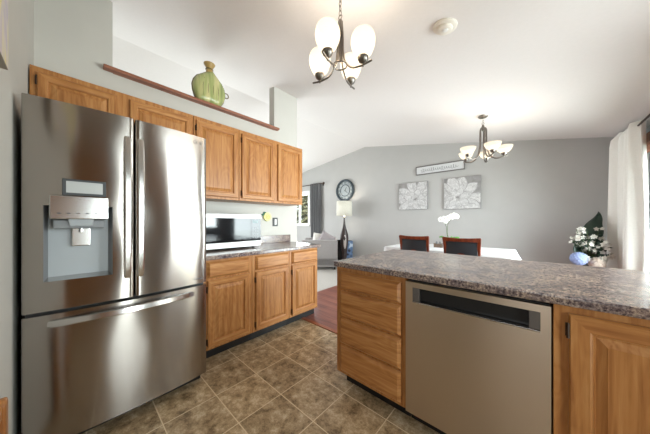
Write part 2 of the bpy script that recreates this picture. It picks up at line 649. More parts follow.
def window_frame(name, x0, x1, z0, z1, y, mullions=1):
    root = MB()
    d = 0.05
    root.box(x0, x0 + .05, y, y + .1, z0, z1).box(x1 - .05, x1, y, y + .1, z0, z1)
    root.box(x0 + .05, x1 - .05, y, y + .1, z1 - .05, z1).box(x0 + .05, x1 - .05, y, y + .1, z0, z0 + .05)
    for k in range(mullions):
        xm = x0 + (x1 - x0) * (k + 1) / (mullions + 1)
        root.box(xm - .025, xm + .025, y + .02, y + .08, z0 + .05, z1 - .05)
    o = struct(root.build(name, WHITE_PAINT, bevel=0.004))
    MB().box(x0 + .05, x1 - .05, y + .05, y + .056, z0 + .05, z1 - .05).build('glass', GLASS, o)
    MB().box(x0 - .05, x1 + .05, y - .045, y, z0 - .035, z0).build('window_sill', WHITE_PAINT, o, bevel=0.004)
    m = MB()
    m.box(x0 - .06, x0, y - .018, y, z0, z1 + .07).box(x1, x1 + .06, y - .018, y, z0, z1 + .07).box(x0, x1, y - .018, y, z1, z1 + .07)
    m.build('casing', WHITE_PAINT, o, bevel=0.003)
    return o


window_frame('window_1', WX0, WX1, WZ0, WZ1, YB)

DOOR_FRAME = plain('bronze_door_frame', (84, 86, 92), 0.4, 0.3)


def glazed_door(name, y0, y1, z1, mat, nleaf):
    m = MB()
    x0, x1 = XW, XW + .1
    m.box(x0, x1, y0, y0 + .06, 0, z1).box(x0, x1, y1 - .06, y1, 0, z1).box(x0, x1, y0 + .06, y1 - .06, z1 - .06, z1).box(x0, x1, y0 + .06, y1 - .06, 0, .04)
    o = struct(m.build(name, mat, bevel=0.004))
    w = (y1 - y0 - .12) / nleaf
    for k in range(nleaf):
        a, b, xx = y0 + .06 + k * w, y0 + .06 + (k + 1) * w, XW + .025 + .035 * k
        f = MB().box(xx, xx + .03, a, a + .06, .04, z1 - .06).box(xx, xx + .03, b - .06, b, .04, z1 - .06)
        f.box(xx, xx + .03, a + .06, b - .06, z1 - .12, z1 - .06).box(xx, xx + .03, a + .06, b - .06, .04, .13)
        p = f.build('sash', mat, o, bevel=0.003)
        MB().box(xx + .012, xx + .018, a + .06, b - .06, .13, z1 - .12).build('glass', GLASS, p)
    return o


glazed_door('door_1', PD0, PD1, 2.06, DOOR_FRAME, 2)
glazed_door('added_side_door', SD0, SD1, 2.05, WHITE_PAINT, 1)  # unseen side door, added for daylight and refrigerator reflections
m = MB()
m.box(XW, XW + .1, KW0, KW0 + .05, KZ0, KZ1).box(XW, XW + .1, KW1 - .05, KW1, KZ0, KZ1)
m.box(XW, XW + .1, KW0 + .05, KW1 - .05, KZ0, KZ0 + .05).box(XW, XW + .1, KW0 + .05, KW1 - .05, KZ1 - .05, KZ1)
m.box(XW + .02, XW + .08, (KW0 + KW1) / 2 - .02, (KW0 + KW1) / 2 + .02, KZ0 + .05, KZ1 - .05)
o = struct(m.build('added_kitchen_window', WHITE_PAINT, bevel=.003))  # unseen kitchen window, added as a daylight source
MB().box(XW + .045, XW + .05, KW0 + .05, KW1 - .05, KZ0 + .05, KZ1 - .05).build('glass', GLASS, o)
# window shade rolled up above the patio door
t = thing('window_shade', 'brown woven shade pulled up under a white headrail above patio door', 'window shade', (1.0, 3.9, 2.06))
MB().box(1.005, 1.075, 2.62, 5.0, 2.275, 2.325).build('headrail', plain('white_blue_metal', (196, 208, 216), .35, .2), t, bevel=.008)
m = MB()
for k in range(7):
    m.box(1.012 + .004 * (k % 2), 1.06, 2.64, 4.98, 2.06 + k * .03, 2.088 + k * .03)
m.build('folded_slats', wood('shade_bamboo', (96, 56, 40), (130, 80, 58), (150, 96, 72), vertical=False), t, bevel=.004)

# white curtain panel on its rod
m = MB()
m.tube([(.93, 2.45, 2.352), (.93, 5.05, 2.352)], .011, 12)
t = thing('curtain_rod', 'dark slim curtain rod along the top of the right wall', 'curtain rod', (.93, 3.8, 2.352))
m.build('rod', BRONZE, t, smooth=40)
MB().ball((.93, 5.07, 2.352), .022).build('finial', BRONZE, t, smooth=60)
for yy in (2.6, 5.0):
    MB().box(.93, 1.079, yy - .008, yy + .008, 2.325, 2.338).box(1.07, 1.079, yy - .02, yy + .02, 2.29, 2.36).build('bracket', BRONZE, t, bevel=.002)


def curtain_fn(u, v):
    y = 4.46 + u * (.70 - .16 * max(0, (v - .94) / .06))
    z = .015 + 2.385 * v
    amp = (.036 + .022 * (1 - v)) * (1 + .5 * math.sin(7 * u + 1))
    ph = 2 * PI * 4.6 * u + 1.1 * math.sin(5 * u) + .5 * math.sin(3 * v + u * 4)
    x = .905 + amp * math.sin(ph) - .07 * u * min(1, (1 - v) / .03) + .02 * (1 - u)
    pin = .02 * math.exp(-((v - .985) / .012) ** 2)
    y += .015 * math.sin(v * 9 + u * 12) * (1 - v)
    return (x + pin * 0, y, z)


m = MB().sheet(curtain_fn, 90, 30)
tag(m.build('curtain', CURT_W, smooth=80, solid=.006), 'long white curtain panel hanging beside the patio door', 'curtain')

# ------------------------------------------------------------------ cabinetry helpers
def panel_mb(axis, c, out, a0, a1, z0, z1, t=.02, sw=.055, raised=True, arch=False):
    """door / drawer front lying in a wall plane. axis 'x': spans y, faces +x when out=1; axis 'y': spans x, faces -y when out=-1"""
    mb = MB()

    def P(a, z, d):
        return (c + out * d, a, z) if axis == 'x' else (a, c + out * d, z)
    if raised:
        prof = [(0, 0), (0, t - .006), (.006, t), (sw - .010, t), (sw - .004, t - .003), (sw, t - .013), (sw + .006, t - .013), (sw + .030, t - .002), (sw + .033, t)]
    else:
        prof = [(0, 0), (0, t - .012), (.003, t - .010), (.016, t + .005), (.019, t + .006)]
    for (i0, d0), (i1, d1) in zip(prof[:-1], prof[1:]):
        q0 = [(a0 + i0, z0 + i0), (a1 - i0, z0 + i0), (a1 - i0, z1 - i0), (a0 + i0, z1 - i0)]
        q1 = [(a0 + i1, z0 + i1), (a1 - i1, z0 + i1), (a1 - i1, z1 - i1), (a0 + i1, z1 - i1)]
        for k in range(4):
            l = (k + 1) % 4
            mat = 1 if (k in (0, 2) and i1 <= sw) or not raised else 0
            mb.add([P(*q0[k], d0), P(*q0[l], d0), P(*q1[l], d1), P(*q1[k], d1)], [(0, 1, 2, 3)], mat)
    i, d = prof[-1]
    mb.add([P(a0 + i, z0 + i, d), P(a1 - i, z0 + i, d), P(a1 - i, z1 - i, d), P(a0 + i, z1 - i, d)], [(0, 1, 2, 3)], 0 if raised else 1)
    mb.add([P(a0, z0, 0), P(a1, z0, 0), P(a1, z1, 0), P(a0, z1, 0)], [(3, 2, 1, 0)], 0)
    return mb


def hinge(axis, c, out, a, z, parent):
    m = MB()
    if axis == 'x':
        m.tube([(c + out * .016, a, z - .03), (c + out * .016, a, z + .03)], .0038, 8)
        m.box(c + min(0, out * .004), c + max(0, out * .004), a - .007, a, z - .026, z + .026)
    else:
        m.tube([(a, c + out * .016, z - .03), (a, c + out * .016, z + .03)], .005, 8)
        m.box(a - .007, a, c + min(0, out * .004), c + max(0, out * .004), z - .026, z + .026)
    m.build('hinge', BRONZE, parent, smooth=40)


# ------------------------------------------------------------------ upper cabinets (faces at x = -2.365)
XU = -2.365
def upper(label, y0, y1, z0, doors, z1=2.212):
    t = thing('upper_cabinet', label, 'cabinet', (-2.52, (y0 + y1) / 2, z0), 'oak wall cabinets along the kitchen wall')
    MB().box(-2.678, XU, y0 + .001, y1 - .001, z0, z1).build('body', [OAK_V, OAK_H], t, bevel=.003)
    for d0, d1, hz in doors:
        d = panel_mb('x', XU, 1, d0, d1, z0 + .025, z1 - .038, .02, .052).build('door', [OAK_V, OAK_H], t)
        for h in hz:
            hinge('x', XU, 1, d0 - .001 if True else d1, h, d)
    return t


upper('wide oak wall cabinet mounted above the steel refrigerator', -.195, .752, 1.87, [(-.165, .217, (2.12, 1.95)), (.293, .735, ())])
upper('single door oak wall cabinet just right of the refrigerator', .754, 1.205, 1.437, [(.775, 1.186, (2.10, 1.52))])
upper('two door oak wall cabinet at the far end of row', 1.207, 2.13, 1.437, [(1.232, 1.650, (2.10, 1.52)), (1.710, 2.106, ())])

# ------------------------------------------------------------------ base cabinets under the left counter (faces at x = -2.07)
XBF = -2.07
def base_left(label, y0, y1, d0, d1, hz):
    t = thing('base_cabinet', label, 'cabinet', (-2.36, (y0 + y1) / 2, 0), 'oak base cabinets under the left counter')
    m = MB().box(-2.678, XBF, y0 + .001, y1 - .001, .095, .874)
    m.build('body', [OAK_V, OAK_H], t, bevel=.003)
    MB().box(-2.6, -2.13, y0 + .001, y1 - .001, 0.0, .095).build('toe_kick', BLACK, t)
    panel_mb('x', XBF, 1, d0, d1, .717, .858, .02, raised=False).build('drawer', [OAK_V, OAK_H], t)
    d = panel_mb('x', XBF, 1, d0, d1, .118, .700, .02, .055).build('door', [OAK_V, OAK_H], t)
    for h in hz:
        hinge('x', XBF, 1, d0 - .001, h, d)
    return t


base_left('oak base cabinet with door and drawer beside the refrigerator', .66, 1.19, .765, 1.158, (.62, .17))
base_left('middle oak base cabinet with door and drawer under left counter', 1.192, 1.66, 1.227, 1.642, (.62, .17))
base_left('oak base cabinet at far end of left counter', 1.662, 2.125, 1.695, 2.105, (.62, .17))

t = thing('left_countertop', 'speckled laminate counter holding the microwave beside the refrigerator', 'countertop', (-2.36, 1.38, .876))
m = MB()
m.box(-2.678, -2.035, .66, 2.15, .876, .914)
m.build('slab', COUNTER, t, bevel=.007, segs=3)
MB().box(-2.679, -2.66, .66, 2.16, .9141, 1.015).build('backsplash', COUNTER, t, bevel=.004)

# ------------------------------------------------------------------ peninsula
YP = 1.335
GP = 'oak cabinets of the peninsula'
t = thing('drawer_cabinet', 'oak cabinet with four stacked drawers at the peninsula end', 'cabinet', (-.83, 1.62, 0), GP)
MB().box(-1.094, -.560, YP, 1.93, .088, .874).build('body', [OAK_V, OAK_H], t, bevel=.003)
MB().box(-1.05, -.560, YP + .065, 1.9, 0, .088).build('toe_kick', BLACK, t)
for z0, z1 in ((.714, .842), (.516, .699), (.316, .500), (.112, .300)):
    panel_mb('y', YP, -1, -1.052, -.588, z0, z1, .02, raised=False).build('drawer', [OAK_V, OAK_H], t)

t = thing('door_cabinet', 'oak cabinet with raised panel door right of the dishwasher', 'cabinet', (.5, 1.62, 0), GP)
MB().box(.063, 1.075, YP, 1.93, .088, .874).build('body', [OAK_V, OAK_H], t, bevel=.003)
MB().box(.063, 1.075, YP + .065, 1.9, 0, .088).build('toe_kick', BLACK, t)
d = panel_mb('y', YP, -1, .105, .535, .112, .844, .02, .066).build('door', [OAK_V, OAK_H], t)
hinge('y', YP, -1, .104, .777, d)
hinge('y', YP, -1, .104, .18, d)
d = panel_mb('y', YP, -1, .570, 1.0, .112, .844, .02, .066).build('door', [OAK_V, OAK_H], t)

t = thing('peninsula_countertop', 'long speckled laminate counter over the dishwasher and drawers', 'countertop', (0, 1.8, .876))
m = MB()
m.prism([(-1.098, 1.300), (1.078, 1.300), (1.078, 2.285), (-.98, 2.330), (-1.098, 2.27)], .876, .914, 'z')
m.build('slab', COUNTER, t, bevel=.007, segs=3)

# dishwasher
t = thing('dishwasher', 'stainless dishwasher with a pocket handle in the peninsula', 'dishwasher', (-.25, 1.62, 0))
X0, X1, YF = -.553, .056, 1.312
MB().box(X0 + .005, X1 - .005, YF + .03, 1.90, .09, .862).build('tub', CHARCOAL, t)
m = MB()
hx0, hx1, hz0, hz1 = -.512, .024, .747, .829
xs, zs = [X0, hx0, hx1, X1], [.098, hz0, hz1, .860]
for i in range(3):
    for j in range(3):
        if i == 1 and j == 1:
            continue
        m.add([(xs[i], YF, zs[j]), (xs[i + 1], YF, zs[j]), (xs[i + 1], YF, zs[j + 1]), (xs[i], YF, zs[j + 1])], [(0, 1, 2, 3)])
bd = .03
m.add([(X0, YF, .098), (X1, YF, .098), (X1, YF, .860), (X0, YF, .860), (X0, YF + bd, .098), (X1, YF + bd, .098), (X1, YF + bd, .860), (X0, YF + bd, .860)],
      [(0, 4, 5, 1), (1, 5, 6, 2), (2, 6, 7, 3), (3, 7, 4, 0)])
m.build('front_panel', STEEL_DW, t)
m = MB()
m.add([(hx0, YF, hz0), (hx1, YF, hz0), (hx1, YF, hz1), (hx0, YF, hz1), (hx0, YF + .028, hz0 + .008), (hx1, YF + .028, hz0 + .008), (hx1, YF + .028, hz1), (hx0, YF + .028, hz1)],
      [(0, 1, 5, 4), (1, 2, 6, 5), (2, 3, 7, 6), (3, 0, 4, 7), (4, 5, 6, 7)])
m.build('handle_pocket', BLACK, t)
for a, b in ((hx0, hx0 + .036), (hx1 - .036, hx1)):
    MB().box(a, b, YF + .001, YF + .02, hz0 + .006, hz1 - .001).box(a + .002, b - .002, YF - .0005, YF + .002, hz0 + .040, hz0 + .044).build('handle_end', plain('gunmetal_plastic', (104, 98, 94), .4, .4), t, bevel=.001)
m = MB().loft([[(hx0, YF - .004, hz0 - .003), (hx0, YF + .02, hz0 - .001), (hx0, YF + .02, hz0 + .006), (hx0, YF - .004, hz0 + .004)],
               [(hx1, YF - .004, hz0 - .003), (hx1, YF + .02, hz0 - .001), (hx1, YF + .02, hz0 + .006), (hx1, YF - .004, hz0 + .004)]])
m.build('handle_lip', STEEL_BRIGHT, t, bevel=.001)
MB().box(X0, X1, YF + .09, YF + .12, 0, .09).build('kick_plate', BLACK, t)
MB().box(-.535, -.50, YF + .078, YF + .089, .03, .062).build('tag', plain('red_tag', (150, 24, 34), .5), t)

# ------------------------------------------------------------------ refrigerator
FY0, FY1, FM, FZT = -.174, .669, .2455, 1.83
t = thing('refrigerator', 'stainless french door refrigerator with dispenser and bottom freezer drawer', 'refrigerator', (-2.2, .24, 0))
MB().box(-2.64, -1.905, FY0 + .006, FY1 - .016, .03, 1.80).box(-2.6, -1.95, FY0 + .03, FY1 - .03, 0, .03).build('body', CHARCOAL, t, bevel=.004)
MB().box(-1.96, -1.90, FY0 + .015, FY1 - .015, .0, .07).build('base_grille', BLACK, t)


def xf(y):
    return -1.784 - .032 * ((y - FM) / .41) ** 2


def fdoor(name, y0, y1, z0, z1, hole=None, thick=.10, ny=18):
    m = MB()
    ys = [y0 + (y1 - y0) * i / ny for i in range(ny + 1)]
    zs = [z0, z1]
    if hole:
        ys = sorted(set([y for y in ys if min(abs(y - hole[0]), abs(y - hole[1])) > .006] + [hole[0], hole[1]]))
        zs = [z0, hole[2], hole[3], z1]
    e = .010

    def X(y):
        x = xf(y)
        d = min(y - y0, y1 - y)
        if d < e:
            x -= e * (1 - math.sqrt(max(0, 1 - ((e - d) / e) ** 2)))
        return x
    extra = [y0 + e * k for k in (.12, .35, .7)] + [y1 - e * k for k in (.12, .35, .7)]
    ys = sorted(set(ys + extra))
    for a, b in zip(ys[:-1], ys[1:]):
        for c, d in zip(zs[:-1], zs[1:]):
            if hole and a >= hole[0] - 1e-6 and b <= hole[1] + 1e-6 and abs(c - hole[2]) < 1e-6:
                continue
            m.add([(X(a), a, c), (X(b), b, c), (X(b), b, d), (X(a), a, d)], [(0, 1, 2, 3)])
    bk = -1.80 - thick
    for z in (z0, z1):
        for a, b in zip(ys[:-1], ys[1:]):
            m.add([(X(a), a, z), (X(b), b, z), (bk, b, z), (bk, a, z)], [(0, 1, 2, 3)])
    for y in (y0, y1):
        m.add([(X(y), y, z0), (X(y), y, z1), (bk, y, z1), (bk, y, z0)], [(0, 1, 2, 3)])
    m.add([(bk, y0, z0), (bk, y1, z0), (bk, y1, z1), (bk, y0, z1)], [(0, 1, 2, 3)])
    o = m.build(name, STEEL, t)
    bm = bmesh.new()
    bm.from_mesh(o.data)
    bmesh.ops.remove_doubles(bm, verts=bm.verts, dist=1e-5)
    bmesh.ops.recalc_face_normals(bm, faces=bm.faces)
    bm.to_mesh(o.data)
    bm.free()
    o.data.shade_smooth()
    o.data.set_sharp_from_angle(angle=math.radians(28))
    return o


HO = (-.106, .147, .905, 1.292)
dl = fdoor('left_door', FY0, FM - .003, .757, FZT, HO)
dr = fdoor('right_door', FM + .003, FY1, .757, FZT)
dz = fdoor('freezer_drawer', FY0, FY1, .078, .738)
MB().box(-1.86, -1.855, FY0 + .01, FY1 - .01, .735, .76).box(-1.87, -1.862, FM - .004, FM + .004, .757, 1.82).build('gasket', BLACK, t)


def bar_handle(y, x0, name, par):
    loops = []
    z0, z1, n = .872, 1.716, 24
    for i in range(n + 1):
        u = i / n
        z = z0 + (z1 - z0) * u
        bow = math.sin(PI * u) ** .55
        x = x0 - .004 + .044 * bow
        h = .0165
        loops.append([(x - .016, y - h, z), (x - .016, y + h, z), (x - .004, y + h, z), (x, y + h * .6, z), (x, y - h * .6, z), (x - .004, y - h, z)])
    MB().loft(loops).build(name, STEEL_BRIGHT, par, smooth=25)


bar_handle(.2115, -1.78, 'handle', dl)
bar_handle(.2725, -1.78, 'handle', dr)
loops = []
for i in range(29):
    u = i / 28
    y = -.094 + .672 * u
    bow = math.sin(PI * u) ** .6
    x = xf(y) + .002 + .048 * bow
    zc_ = .690 + .004 * bow
    loops.append([(x - .018, y, zc_ - .017), (x - .004, y, zc_ - .018), (x, y, zc_ - .012), (x - .004, y, zc_ + .014), (x - .010, y, zc_ + .018), (x - .020, y, zc_ + .016)])
MB().loft(loops).build('handle', STEEL_BRIGHT, dz, smooth=25)
# dispenser
y0, y1, z0, z1 = HO
xi = -1.876
m = MB()
fr = [(xf(y0), y0, z0), (xf(y1), y1, z0), (xf(y1), y1, z1), (xf(y0), y0, z1)]
bkp = [(xi, y0 + .012, z0 + .012), (xi, y1 - .012, z0 + .012), (xi, y1 - .012, z1), (xi, y0 + .012, z1)]
m.add(fr + bkp, [(1, 5, 6, 2), (3, 7, 4, 0)], 2)
m.add(fr + bkp, [(2, 6, 7, 3), (4, 5, 6, 7)], 0)
m.add([fr[0], fr[1], bkp[1], bkp[0]], [(0, 1, 2, 3)], 1)
m.build('dispenser_recess', [PALE_PLASTIC, STEEL_BRIGHT, GREY_PLASTIC], dl)
m = MB()
m.loft([[(-1.868, -.086, 1.215), (-1.765, -.086, 1.222), (-1.773, -.086, 1.342), (-1.81, -.086, 1.342)],
        [(-1.868, .128, 1.215), (-1.765, .128, 1.222), (-1.773, .128, 1.342), (-1.81, .128, 1.342)]])
m.build('control_panel', STEEL_BRIGHT, dl, bevel=.004)
for k in range(6):
    yy = -.06 + .033 * k
    MB().box(-1.770, -1.7655, yy, yy + .012, 1.250, 1.254).build('button', CHARCOAL, dl)
MB().box(-1.868, -1.79, -.075, .116, 1.172, 1.218).build('dispenser_hood', GREY_PLASTIC, dl, bevel=.006)
m = MB().loft([[(-1.86, -.018, 1.185), (-1.778, -.018, 1.185), (-1.778, .066, 1.185), (-1.86, .066, 1.185)],
               [(-1.86, -.024, 1.222), (-1.772, -.024, 1.222), (-1.772, .072, 1.222), (-1.86, .072, 1.222)]])
m.build('ice_chute', PALE_PLASTIC, dl, bevel=.004)
m = MB().box(-1.872, -1.852, -.012, .060, 1.075, 1.19)
m.tube([(-1.84, .024, 1.185), (-1.84, .024, 1.150)], .010, 12)
m.build('paddle', STEEL_BRIGHT, dl, bevel=.004)
xd = xf(.11) + .001
MB().box(xd - .014, xd + .003, -.044, .120, 1.346, 1.432).build('display_frame', CHARCOAL, dl, bevel=.002)
MB().box(xd, xd + .0045, -.030, .106, 1.360, 1.420).build('display', SCREEN, dl)


def text(name, body, size, loc, rot, mat, parent, ext=.0006):
    cu = bpy.data.curves.new(name, 'FONT')
    cu.body = body
    cu.size = size
    cu.extrude = ext
    cu.align_x = 'CENTER'
    cu.align_y = 'CENTER'
    cu.materials.append(mat)
    tmp = bpy.data.objects.new(name + '_curve', cu)
    me = bpy.data.meshes.new_from_object(tmp)
    me.name = name
    bpy.data.objects.remove(tmp)
    bpy.data.curves.remove(cu)
    o = bpy.data.objects.new(name, me)
    COL.objects.link(o)
    o.parent = parent
    o.location = Vector(loc) - Vector(ORG[parent.name])
    o.rotation_euler = rot
    return o


LOGO = plain('logo_grey', (120, 118, 120), .4, .5)
text('logo', 'LG', .028, (xf(.615) + .001, .618, 1.782), (PI / 2, 0, PI / 2), LOGO, dr)
m = MB()
m.ring((xf(.58) + .001, .586, 1.782), .011, .0018, 'x', 20, 6)
m.build('logo_ring', LOGO, dr)
text('door_lettering', 'INVERTER LINEAR', .012, (xf(.585) + .001, .585, .790), (PI / 2, 0, PI / 2), LOGO, dr)

# ------------------------------------------------------------------ microwave on the left counter
t = thing('microwave', 'stainless microwave with black glass door on the left counter', 'microwave', (-2.48, 1.14, .914))
MB().box(-2.655, -2.350, .80, 1.455, .934, 1.286).build('case', CHARCOAL, t, bevel=.004)
for a in (-2.6, -2.40):
    for b in (.85, 1.39):
        MB().lathe([(.014, 0), (.014, .020)], (a, b, .9141), 10).build('foot', BLACK, t)
MB().box(-2.350, -2.330, .80, 1.455, .934, .992).box(-2.350, -2.330, .80, 1.455, 1.244, 1.286).build('front_band', plain('microwave_steel', (170, 168, 166), .35, .85), t, bevel=.002)
MB().box(-2.350, -2.334, .80, 1.330, .992, 1.244).build('door', BLACK_GLOSS, t)
p = MB().box(-2.350, -2.333, 1.333, 1.455, .992, 1.244).build('control_panel', BLACK_GLOSS, t)
for i in range(3):
    for j in range(4):
        MB().box(-2.3332, -2.3325, 1.352 + i * .028, 1.364 + i * .028, 1.026 + j * .035, 1.034 + j * .035).build('button', GREY_PLASTIC, p)
MB().box(-2.3332, -2.3324, 1.350, 1.42, 1.19, 1.222).build('clock_display', plain('display_teal', (60, 90, 92), .2), p)

# outlet and yellow disc on the wall behind the counter
t = thing('wall_outlet', 'black outlet cover on the wall above the left counter', 'outlet', (-2.676, 1.897, 1.20))
MB().box(-2.68, -2.673, 1.855, 1.94, 1.142, 1.262).build('cover_plate', BLACK, t, bevel=.002)
MB().box(-2.673, -2.668, 1.885, 1.918, 1.162, 1.242).build('receptacle', WHITE_PAINT, t, bevel=.002)
t = thing('wall_decoration', 'round pale yellow flower ornament hung on wall beside microwave', 'ornament', (-2.67, 1.76, 1.27))
MB().prism([(1.762 + .058 * math.cos(a * PI / 12) * (1 + .04 * (a % 2)), 1.272 + .058 * math.sin(a * PI / 12) * (1 + .04 * (a % 2))) for a in range(24)], -2.679, -2.652, 'x').build('disc', plain('pale_yellow', (226, 220, 150), .6), t, bevel=.004)
MB().ring((-2.652, 1.762, 1.272), .026, .005, 'x', 20, 6).ball((-2.652, 1.762, 1.272), .004, .012, .012).build('flower_centre', plain('soft_yellow', (206, 196, 120), .6), t, smooth=60)
m = MB()
for a in (2.2, 2.7):
    cy, cz = 1.762 + .066 * math.cos(a), 1.272 + .066 * math.sin(a)
    m.ball((-2.668, cy, cz), .006, .022, .014)
m.build('leaves', plain('teal_leaf', (70, 120, 96), .6), t, smooth=60)

# ------------------------------------------------------------------ vase on the ledge
def at_x(px, py, x):
    d = ray(px, py)
    k = x / d.x
    return (d.y * k, EYE + d.z * k)


out = [(245, 128), (215, 138), (180, 148), (157, 172), (147, 205), (150, 240), (163, 285), (182, 322), (205, 338), (232, 342), (262, 350), (285, 364), (310, 372), (336, 364), (354, 340), (364, 305), (358, 262), (340, 222), (315, 185), (296, 158), (280, 133)]
pts = [at_x(170 + a / 6.67, 50 + b / 6.67, -2.70) for a, b in out]
zmin = min(p[1] for p in pts)
pts = [(a, 2.5155 + (b - zmin) * .97) for a, b in pts]
cy = sum(p[0] for p in pts) / len(pts)
czv = sum(p[1] for p in pts) / len(pts)
t = thing('vase', 'round green ribbed ceramic vase with narrow neck on the high ledge', 'vase', (-2.70, cy, 2.515))
GREENV = None
mm, nt, b = newmat('green_yellow_glaze')
tc = nt.nodes.new('ShaderNodeTexCoord')
mp = nt.nodes.new('ShaderNodeMapping')
mp.inputs['Scale'].default_value = (1, 11, 1.2)
nt.links.new(tc.outputs['Object'], mp.inputs['Vector'])
n = nd(nt, 'ShaderNodeTexNoise', Scale=1.6, Detail=3)
nt.links.new(mp.outputs[0], n.inputs['Vector'])
r = ramp(nt, n.outputs[0], [(0.32, s2l((132, 140, 88))), (0.5, s2l((160, 168, 108))), (0.68, s2l((198, 190, 136)))])
nt.links.new(r.outputs[0], b.inputs['Base Color'])
b.inputs['Roughness'].default_value = .25
GREENV = mm
RIM = plain('brown_glaze', (104, 90, 56), .3)
loops = []
for sc_, off in ((.55, -.07), (.80, -.062), (.94, -.045), (1.0, -.018), (1.0, .018), (.94, .045), (.80, .062), (.55, .07)):
    loops.append([(-2.70 + off, cy + (p[0] - cy) * sc_, czv + (p[1] - czv) * sc_) for p in pts])
body = MB().loft(loops).build('body', GREENV, t, smooth=70)
m = MB()
m.tube([(-2.70, p[0], p[1]) for p in pts] + [(-2.70, pts[0][0], pts[0][1])], .008, 8)
for k in (-.085, -.03, .025, .08):
    m.tube([(-2.636, cy + k * .8, czv + .10), (-2.628, cy + k, czv), (-2.634, cy + k * .95, czv - .10)], .002, 6)
m.build('seam', RIM, body, smooth=60)
nk = (pts[0][0] + pts[-1][0]) / 2
nz = (pts[0][1] + pts[-1][1]) / 2
MB().lathe([(.042, -.03), (.034, .02), (.036, .05), (.058, .085), (.060, .092), (.050, .090), (.030, .05)], (-2.70, nk, nz), 20).build('neck', plain('tan_glaze', (172, 142, 84), .3), t, smooth=50)
MB().ring((-2.70, nk, nz + .03), .036, .006, 'z', 20, 8).build('neck_band', RIM, t, smooth=60)
hx_ = max(p[0] for p in pts)
hz_ = [p[1] for p in pts if p[0] == hx_][0]
MB().ring((-2.70, hx_ + .018, hz_ + .03), .028, .006, 'x', 20, 8).build('handle', RIM, t, smooth=60)

# ------------------------------------------------------------------ chandeliers
def wdir(a):
    return Vector((math.cos(TH + a), math.sin(TH + a), 0))


def curve_pts(ctrl, n=8):
    """Catmull-Rom through (r, z) control points"""
    P = [ctrl[0]] + list(ctrl) + [ctrl[-1]]
    outp = []
    for i in range(1, len(P) - 2):
        for k in range(n):
            u = k / n
            q = []
            for d in (0, 1):
                a, b_, c, e = P[i - 1][d], P[i][d], P[i + 1][d], P[i + 2][d]
                q.append(.5 * ((2 * b_) + (-a + c) * u + (2 * a - 5 * b_ + 4 * c - e) * u * u + (-a + 3 * b_ - 3 * c + e) * u ** 3))
            outp.append(q)
    outp.append(list(ctrl[-1]))
    return outp


def chain(z0, z1, c, parent, link=.034):
    m = MB()
    z, k = z0, 0
    while z < z1:
        axis = 'x' if k % 2 else 'y'
        n = 12
        pts_ = []
        for i in range(n + 1):
            a = 2 * PI * i / n
            u, w = .009 * math.cos(a), .020 * math.sin(a)
            pts_.append((c[0] + (u if axis == 'y' else 0), c[1] + (u if axis == 'x' else 0), z + .02 + w))
        m.tube(pts_, .0024, 6)
        z += link * .9
        k += 1
    m.build('chain', NICKEL, parent, smooth=60)


def chandelier(label, cx, cy_, ztop, zj, zcup, R, nar, a0, shade_prof, cup, glass, bulb_w, arm_ctrl, armr):
    t = thing('chandelier', label, 'chandelier', (cx, cy_, zcup - .05))
    c = Vector((cx, cy_, 0))
    zc0 = zc(cx)
    prof = [(.062, -.002), (.060, -.012), (.045, -.024), (.015, -.030)]
    MB().lathe([(r_, zc0 - .004 + z_ + .002) for r_, z_ in prof], (cx, cy_, 0), 24).build('canopy', NICKEL, t, smooth=50)
    chain(zj + .07, zc0 - .03, (cx, cy_), t)
    m = MB().lathe([(.004, .05), (.012, .045), (.018, .02), (.020, 0), (.016, -.03), (.012, -.04)], (cx, cy_, zj), 16)
    m.ring((cx, cy_, zj + .062), .014, .003, 'y', 16, 6)
    m.build('hub', NICKEL, t, smooth=50)
    for k in range(nar):
        d = wdir(a0 + 2 * PI * k / nar)
        pp = [tuple(c + d * r_ + Vector((0, 0, z_))) for r_, z_ in curve_pts(arm_ctrl)]
        arm = MB().tube(pp, armr, 8).build('arm', NICKEL, t, smooth=60)
        q = c + d * R
        MB().lathe(cup, (q.x, q.y, zcup), 16).build('cup', NICKEL, arm, smooth=50)
        MB().lathe(shade_prof, (q.x, q.y, zcup), 24, cap=False).build('glass_shade', glass, arm, smooth=70, solid=.003)
        l = bpy.data.lights.new('bulb', 'POINT')
        l.energy = bulb_w
        l.color = (1.0, .86, .68)
        l.shadow_soft_size = .03
        lo = bpy.data.objects.new('bulb', l)
        COL.objects.link(lo)
        lo.location = Vector((q.x, q.y, zcup + shade_prof[-1][1] * .55)) - Vector(ORG[t.name])
        lo.parent = t
    return t


c1 = (-.936, 1.176)
t = chandelier('small four light chandelier with tulip shades hanging over the kitchen', c1[0], c1[1], 2.77, 2.49, 2.215, .160, 4, math.radians(58),
               [(.020, .004), (.034, .016), (.055, .042), (.070, .078), (.075, .105), (.074, .130), (.066, .155), (.062, .163)],
               [(.003, -.045), (.006, -.042), (.007, -.025), (.026, -.012), (.034, .006), (.034, .014), (.022, .014)], SHADE_GLASS, 1.6,
               [(.013, 2.52), (.020, 2.42), (.022, 2.33), (.035, 2.25), (.08, 2.195), (.13, 2.182), (.165, 2.182), (.218, 2.19)], .0062)
MB().ring((c1[0], c1[1], 2.235), .045, .005, 'z', 28, 8).build('ring', NICKEL, t, smooth=60)
MB().lathe([(.006, 2.50), (.006, 2.26)], (c1[0], c1[1], 0), 10).build('stem', NICKEL, t, smooth=60)

